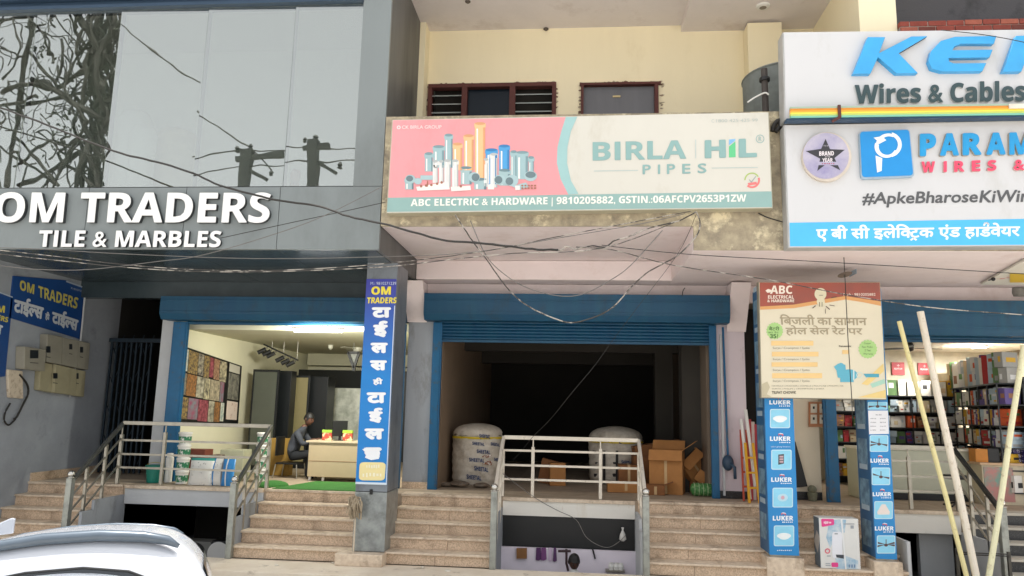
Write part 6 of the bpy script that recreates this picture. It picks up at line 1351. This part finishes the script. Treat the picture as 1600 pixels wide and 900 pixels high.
cable('short dark wire end above the blue shutter hood', [(1070, 450, 1.5), (1067, 455, 1.44), (1066, 463, 1.43)], .008, 'wire_b', Y=1.4)
cable('thin wire lying across the white blue letter sign', [(1470, 47, -1.36), (1520, 52), (1560, 58), (1600, 66), (1660, 80)], .005, 'wire_b', Y=-1.42)

# ================================================================ CAR
Xc, Yc, Zc = -3.7, -5.62, -.12
Pr_ = W(262, 842, Y=-6.0)
TC = Matrix.Rotation(R(27), 4, 'Z') @ Matrix.Rotation(R(-4.5), 4, 'X')
TC = Matrix.Translation(Pr_ - TC @ Vector((1.2, -.55, 1.43))) @ TC
Xc, Yc, Zc = TC.translation
paint = mat('white car paint', '#b4b8bf', .25, var=.01, coat=.6); cg = mat('dark car glass', '#20262b', .06, var=.05, spec=.8)
t = thing('parked_car', 'white parked car with black roof rails, cut off by the lower left corner', 'car', (Xc, Yc, Zc))
#  x (front -), roof z, roof half width, belt half width, belt z
st_ = [(-1.95, .62, .50, .60, .55), (-1.85, .80, .58, .72, .66), (-1.3, .95, .60, .79, .80), (-.75, 1.05, .60, .81, .90), (-.25, 1.27, .58, .82, .93), (.1, 1.40, .57, .82, .94), (.45, 1.455, .57, .82, .95), (.75, 1.468, .57, .82, .96), (1.0, 1.455, .56, .82, .97), (1.2, 1.43, .55, .81, .98), (1.38, 1.32, .55, .79, .98), (1.48, 1.15, .57, .77, .95), (1.56, .9, .6, .74, .8), (1.57, .6, .55, .7, .5)]
b = MB(); K = 0
def sec(x, zr, hr, hb, zb_):
    half = [(hb*.9, .22), (hb, .45), (hb*.995, zb_*.85), (hb*.97, zb_), (hr+(hb-hr)*.35, zb_+(zr-zb_)*.6), (hr, zr-.035), (hr*.85, zr), (hr*.45, zr+.018)]
    pts = [(y, z) for y, z in half]+[(-y, z) for y, z in reversed(half)]
    return [TC @ Vector((x, y, z)) for y, z in pts]
secs = [sec(*s_) for s_ in st_]
N = len(secs[0])
for s_ in secs: b.v += s_
b.f = [(i*N+j, i*N+(j+1) % N, (i+1)*N+(j+1) % N, (i+1)*N+j) for i in range(len(secs)-1) for j in range(N)] + [tuple(range(N)), tuple((len(secs)-1)*N+j for j in reversed(range(N)))]; b.m = [0]*len(b.f)
bo = b.build('body', paint, t, smooth=True)
mod = bo.modifiers.new('s', 'SUBSURF'); mod.levels = 2; mod.render_levels = 2
for s_ in (-1, 1):
    # side glass follows the greenhouse
    def gp(x, f_):
        for a, c_ in zip(st_, st_[1:]):
            if a[0] <= x <= c_[0]:
                u = (x-a[0])/(c_[0]-a[0]); zr, hr, hb, zb_ = [a[k]*(1-u)+c_[k]*u for k in (1, 2, 3, 4)]
                y = (hb*.97)*(1-f_)+(hr+.012)*f_ ; return TC @ Vector((x, s_*(y+.006), zb_+(zr-.05-zb_)*f_))
    top = [(-.2, .60), (.1, .68), (.45, .72), (.75, .72), (1.0, .66), (1.13, .55), (1.22, .38)]; bot = [(1.22, .1), (1.0, .06), (.6, .05), (.2, .05), (-.2, .08), (-.42, .1)]
    pts = [gp(*q) for q in top+bot]
    b = MB(); b.poly(pts); b.build('side_window', cg, t)
    b = MB(); b.tube([gp(x, f_+.0) for x, f_ in top], .008, 6); b.build('window_trim', M_['black'], t)
    b = MB(); b.tube([gp(x, f_-.09) for x, f_ in top[1:5]], .012, 6); b.build('chrome_strip', mat('chrome strip', '#c9cccf', .15, .9), t)
    b = MB(); rp = [(-.05, 1.36), (.2, 1.435), (.5, 1.475), (.8, 1.485), (1.05, 1.468), (1.2, 1.44), (1.27, 1.40)]
    b.tube([TC @ Vector((x, s_*.555, z + (-.018 if s_ < 0 else -.03))) for x, z in rp], [.015, .03, .036, .037, .035, .03, .014] if s_ < 0 else [.012, .016, .018, .018, .018, .016, .012], 8); b.build('roof_rail', mat('blue grey roof rail', '#59646f', .25, .2), t, smooth=True)
    for wx in (-1.2, 1.0):
        c0 = TC @ Vector((wx, s_*.74, .29)); T = Matrix.Rotation(R(90), 4, 'X')
        b = MB(); b.lathe(c0, [(.17, -.09), (.28, -.09), (.29, -.06), (.29, .06), (.28, .09), (.17, .09)], 28, T); wb = b.build('wheel', mat('tyre rubber', '#1c1c1d', .8), t)
        b = MB(); b.lathe(c0, [(.02, -.095), (.17, -.08), (.17, .08), (.02, .095)], 20, T); b.build('rim', M_['steel'], wb)
b = MB(); b.prism([TC @ Vector(v) for v in ((.05, -.02, 1.44), (.24, -.02, 1.46), (.24, -.02, 1.555), (.22, -.02, 1.56), (.16, -.02, 1.53))], TC.to_3x3() @ Vector((0, .04, 0))); b.build('fin_aerial', paint, t, bevel=.008)
b = MB(); b.poly([TC @ Vector(v) for v in ((1.43, -.48, 1.26), (1.43, .48, 1.26), (1.535, .52, 1.0), (1.535, -.52, 1.0))]); b.build('rear_window', cg, t)
b = MB(); b.poly([TC @ Vector(v) for v in ((-.68, -.56, 1.085), (-.68, .56, 1.085), (-.12, .5, 1.345), (-.12, -.5, 1.345))]); b.build('windscreen', cg, t)
for s_ in (-1, 1):
    b = MB(); b.ball(TC @ Vector((1.5, s_*.64, .85)), .1, 8, (.5, 1, 1.4)); b.build('tail_lamp', mat('red lamp', '#8a1a18', .2), t)
    b = MB(); b.ball(TC @ Vector((-1.84, s_*.55, .66)), .1, 8, (.8, 1, .6)); b.build('headlight', mat('clear lamp', '#d5d9dc', .1), t)

# ================================================================ ACROSS THE STREET (seen as reflections in the mirror glass)
def mir(px, py, Yv, pane):
    V = W(px, py, Y=Yv); a, c_ = mx[pane], mx[pane+1]; th = R(tilt[pane])
    n = Vector((math.sin(th), -math.cos(th), 0)); p0 = Vector(((a+c_)/2, YF+.05, 6.63)); return V-n*(2*(V-p0).dot(n))
def linedown(p): return Vector((p.x, p.y, Zr))
polem = mat('weathered concrete pole', '#3d3f3e', .9, var=.15)
for i, (px, pane, lb_) in enumerate(((385, 4, 'concrete electric pole across the street with crossarm, nearer one'), (492, 5, 'concrete electric pole across the street with angled brace'))):
    yt = 238 if i == 0 else 230
    p = mir(px, yt, 12, pane); t = thing('electric_pole', lb_, 'electric pole', linedown(p))
    b = MB(); b.sq((p.x, p.y, Zr), p+Vector((0, 0, .15)), .32, .32); b.build('pole', polem, t)
    q0, q1 = mir(px-17, yt+6, 12, pane), mir(px+58 if i == 0 else px+24, yt+1, 12, pane)
    b = MB(); b.sq(q0, q1, .14, .16); b.sq(mir(px+8, yt+26, 12, pane), mir(px+34, yt+42, 12, pane), .1, .12); b.build('crossarm', polem, t)
    for s_ in ((px-14, yt-8), (px+4, yt-12), (px+40, yt+30)):
        c0 = mir(*s_, 12, pane); b = MB(); b.lathe(c0-Vector((0, 0, .1)), [(.04, 0), (.09, .03), (.05, .07), (.09, .12), (.04, .2)], 10); b.build('insulator', M_['black'], t)
def street_wire(label, pts, r_=.03):
    b = MB(); b.tube(smoothpts([mir(*q) for q in pts], 4), r_, 6); return solo('street_wire', b, M_['wire_b'], label, 'wire', 'wires across the street')
street_wire('wire sagging from upper left to the nearer pole across the street', [(188, 40, 12, 3), (230, 75, 12, 3), (270, 105, 12, 3), (313, 130, 12, 3)])
street_wire('wire running down to the crossarm of the nearer street pole', [(308, 176, 12, 4), (340, 195, 12, 4), (375, 218, 12, 4), (398, 236, 12, 4), (425, 262, 12, 4)])
street_wire('level wire between the two street poles', [(300, 246, 12, 4), (368, 232, 12, 4), (430, 234, 12, 4), (490, 234, 12, 5), (560, 234, 12, 5)], .022)
street_wire('lower level wire behind the street poles', [(300, 272, 12, 4), (375, 257, 12, 4), (440, 256, 12, 5), (560, 252, 12, 5)], .02)
# creeper covered pole
rr = random.Random(21); t = thing('creeper_pole', 'pole overgrown with bare tangled creepers across the street', 'tree', linedown(mir(172, 290, 11, 2)))
barkm = mat('dark creeper bark', '#34322e', .9, var=.2)
b = MB()
for i in range(22):
    x0 = rr.uniform(140, 190); pts = []
    for k in range(8):
        y = -20+k*52; c_ = 172-.1*y if i < 18 else x0-.12*y
        pts.append(mir(c_+rr.gauss(0, 13 if i < 14 else 20), y, 11+rr.uniform(-.5, .5), 2))
    b.tube(smoothpts(pts, 3), rr.uniform(.02, .085), 6)
b.build('trunk', barkm, t)
b = MB()
def limb(pts, r_): b.tube(smoothpts([mir(x, y, 11+rr.uniform(-.4, .4), 2) for x, y in pts], 4), r_, 6)
for pts, r_ in (([(52, 124), (80, 135), (110, 158), (140, 175), (168, 190)], .11), ([(0, 142), (40, 130), (85, 136), (130, 112), (168, 88)], .08), ([(30, 165), (90, 155), (170, 140)], .05), ([(-10, 165), (30, 160), (60, 150)], .05), ([(0, 30), (35, 26), (70, 20), (110, 10)], .06), ([(45, 80), (66, 105), (88, 132)], .05), ([(20, 240), (55, 262), (90, 288)], .05), ([(25, 215), (50, 240), (95, 290)], .05), ([(30, 290), (75, 268), (120, 240), (162, 222)], .07), ([(112, 12), (128, 35), (150, 62), (165, 100)], .14), ([(12, 290), (20, 220), (35, 130), (45, 50), (55, 0)], .08), ([(95, 60), (96, 100), (85, 130)], .04), ([(0, 120), (20, 100), (30, 70), (22, 40), (20, 10)], .04)): limb(pts, r_)
b.build('limb', barkm, t)
b = MB()
for i in range(190):
    x, y = (rr.uniform(-20, 175) if i < 120 else rr.uniform(95, 178)), rr.uniform(-10, 285); a = rr.uniform(0, 6.28); L_ = rr.uniform(12, 34); pts = [(x, y)]
    for k in range(rr.randrange(3, 7)):
        a += rr.gauss(0, .7); x += L_*.5*math.cos(a); y += L_*.6*math.sin(a); pts.append((min(x, 182), y))
    limb(pts, rr.choice((.012, .018, .018, .026, .035)))
b.build('twig', barkm, t)
b = MB()
for i in range(420):
    cx, cy = rr.choice(((165, 50), (160, 100), (150, 150), (165, 230), (110, 205), (170, 270), (90, 225), (65, 75), (172, 20)))
    p = mir(min(cx+rr.gauss(0, 12), 186), cy+rr.gauss(0, 16), 11+rr.uniform(-.6, .6), 2); s_ = rr.uniform(.04, .1); n = Vector((rr.gauss(0, 1), rr.gauss(0, 1), rr.gauss(0, 1))).normalized(); u = n.orthogonal().normalized(); v = n.cross(u)
    b.poly([p+u*s_, p+v*s_*.6, p-u*s_, p-v*s_*.6])
b.build('leaf', mat('dry dark leaf', '#2c3226', .8, var=.2), t)
# things standing behind the mirror glass
def bundle(label, x0, x1, y0, y1, Y, m, name='wrapped_bundle'):
    a = W(x0, y0, Y=Y); c_ = W(x1, y1, Y=Y); cx = (a.x+c_.x)/2; r_ = (c_.x-a.x)/2; z0 = zf1+.051; h_ = a.z-z0
    b = MB(); b.lathe((cx, Y, z0), [(r_*.8, 0), (r_, .05), (r_*.92, h_*.5), (r_*1.0, h_*.9), (r_*.75, h_)], 18); r2 = random.Random(int(x0))
    for v in b.v: v.x += r2.uniform(-.015, .015); v.y += r2.uniform(-.015, .015)
    solo(name, b, m, label, 'bundle', smooth=True)
plw = mat('white plastic film', '#f2f2ee', .3, var=.04, bump=.4, bscale=14)
bundle('taller white wrapped bundle behind the mirror glass', 190, 225, 178, 285, .3, plw); bundle('shorter white wrapped bundle behind the mirror glass', 208, 236, 200, 285, .0, plw)
bundle('beige padded stool back behind the mirror glass', 247, 302, 208, 285, .6, mat('beige padding', '#d9cdb0', .8), 'padded_seat')
bundle('brown vase behind the mirror glass near the right pole reflection', 456, 468, 266, 288, -.2, mat('brown vase', '#b0826a', .4), 'vase')
# rubbish and grit that make the step fronts lived in
for i, (x, y, s_) in enumerate(((432, 884, .02), (700, 893, .03), (520, 880, .015), (660, 887, .02))):
    p = W(x, y, Z=.0); b = MB(); b.ball((p.x, min(p.y, -.04), .008), s_, 6, (1.6, 1, .5)); solo('litter', b, mat('pale litter', '#d9d2c2', .8, var=.2), 'small pale scrap of litter on the pavement', 'litter', 'scraps of litter on the pavement')
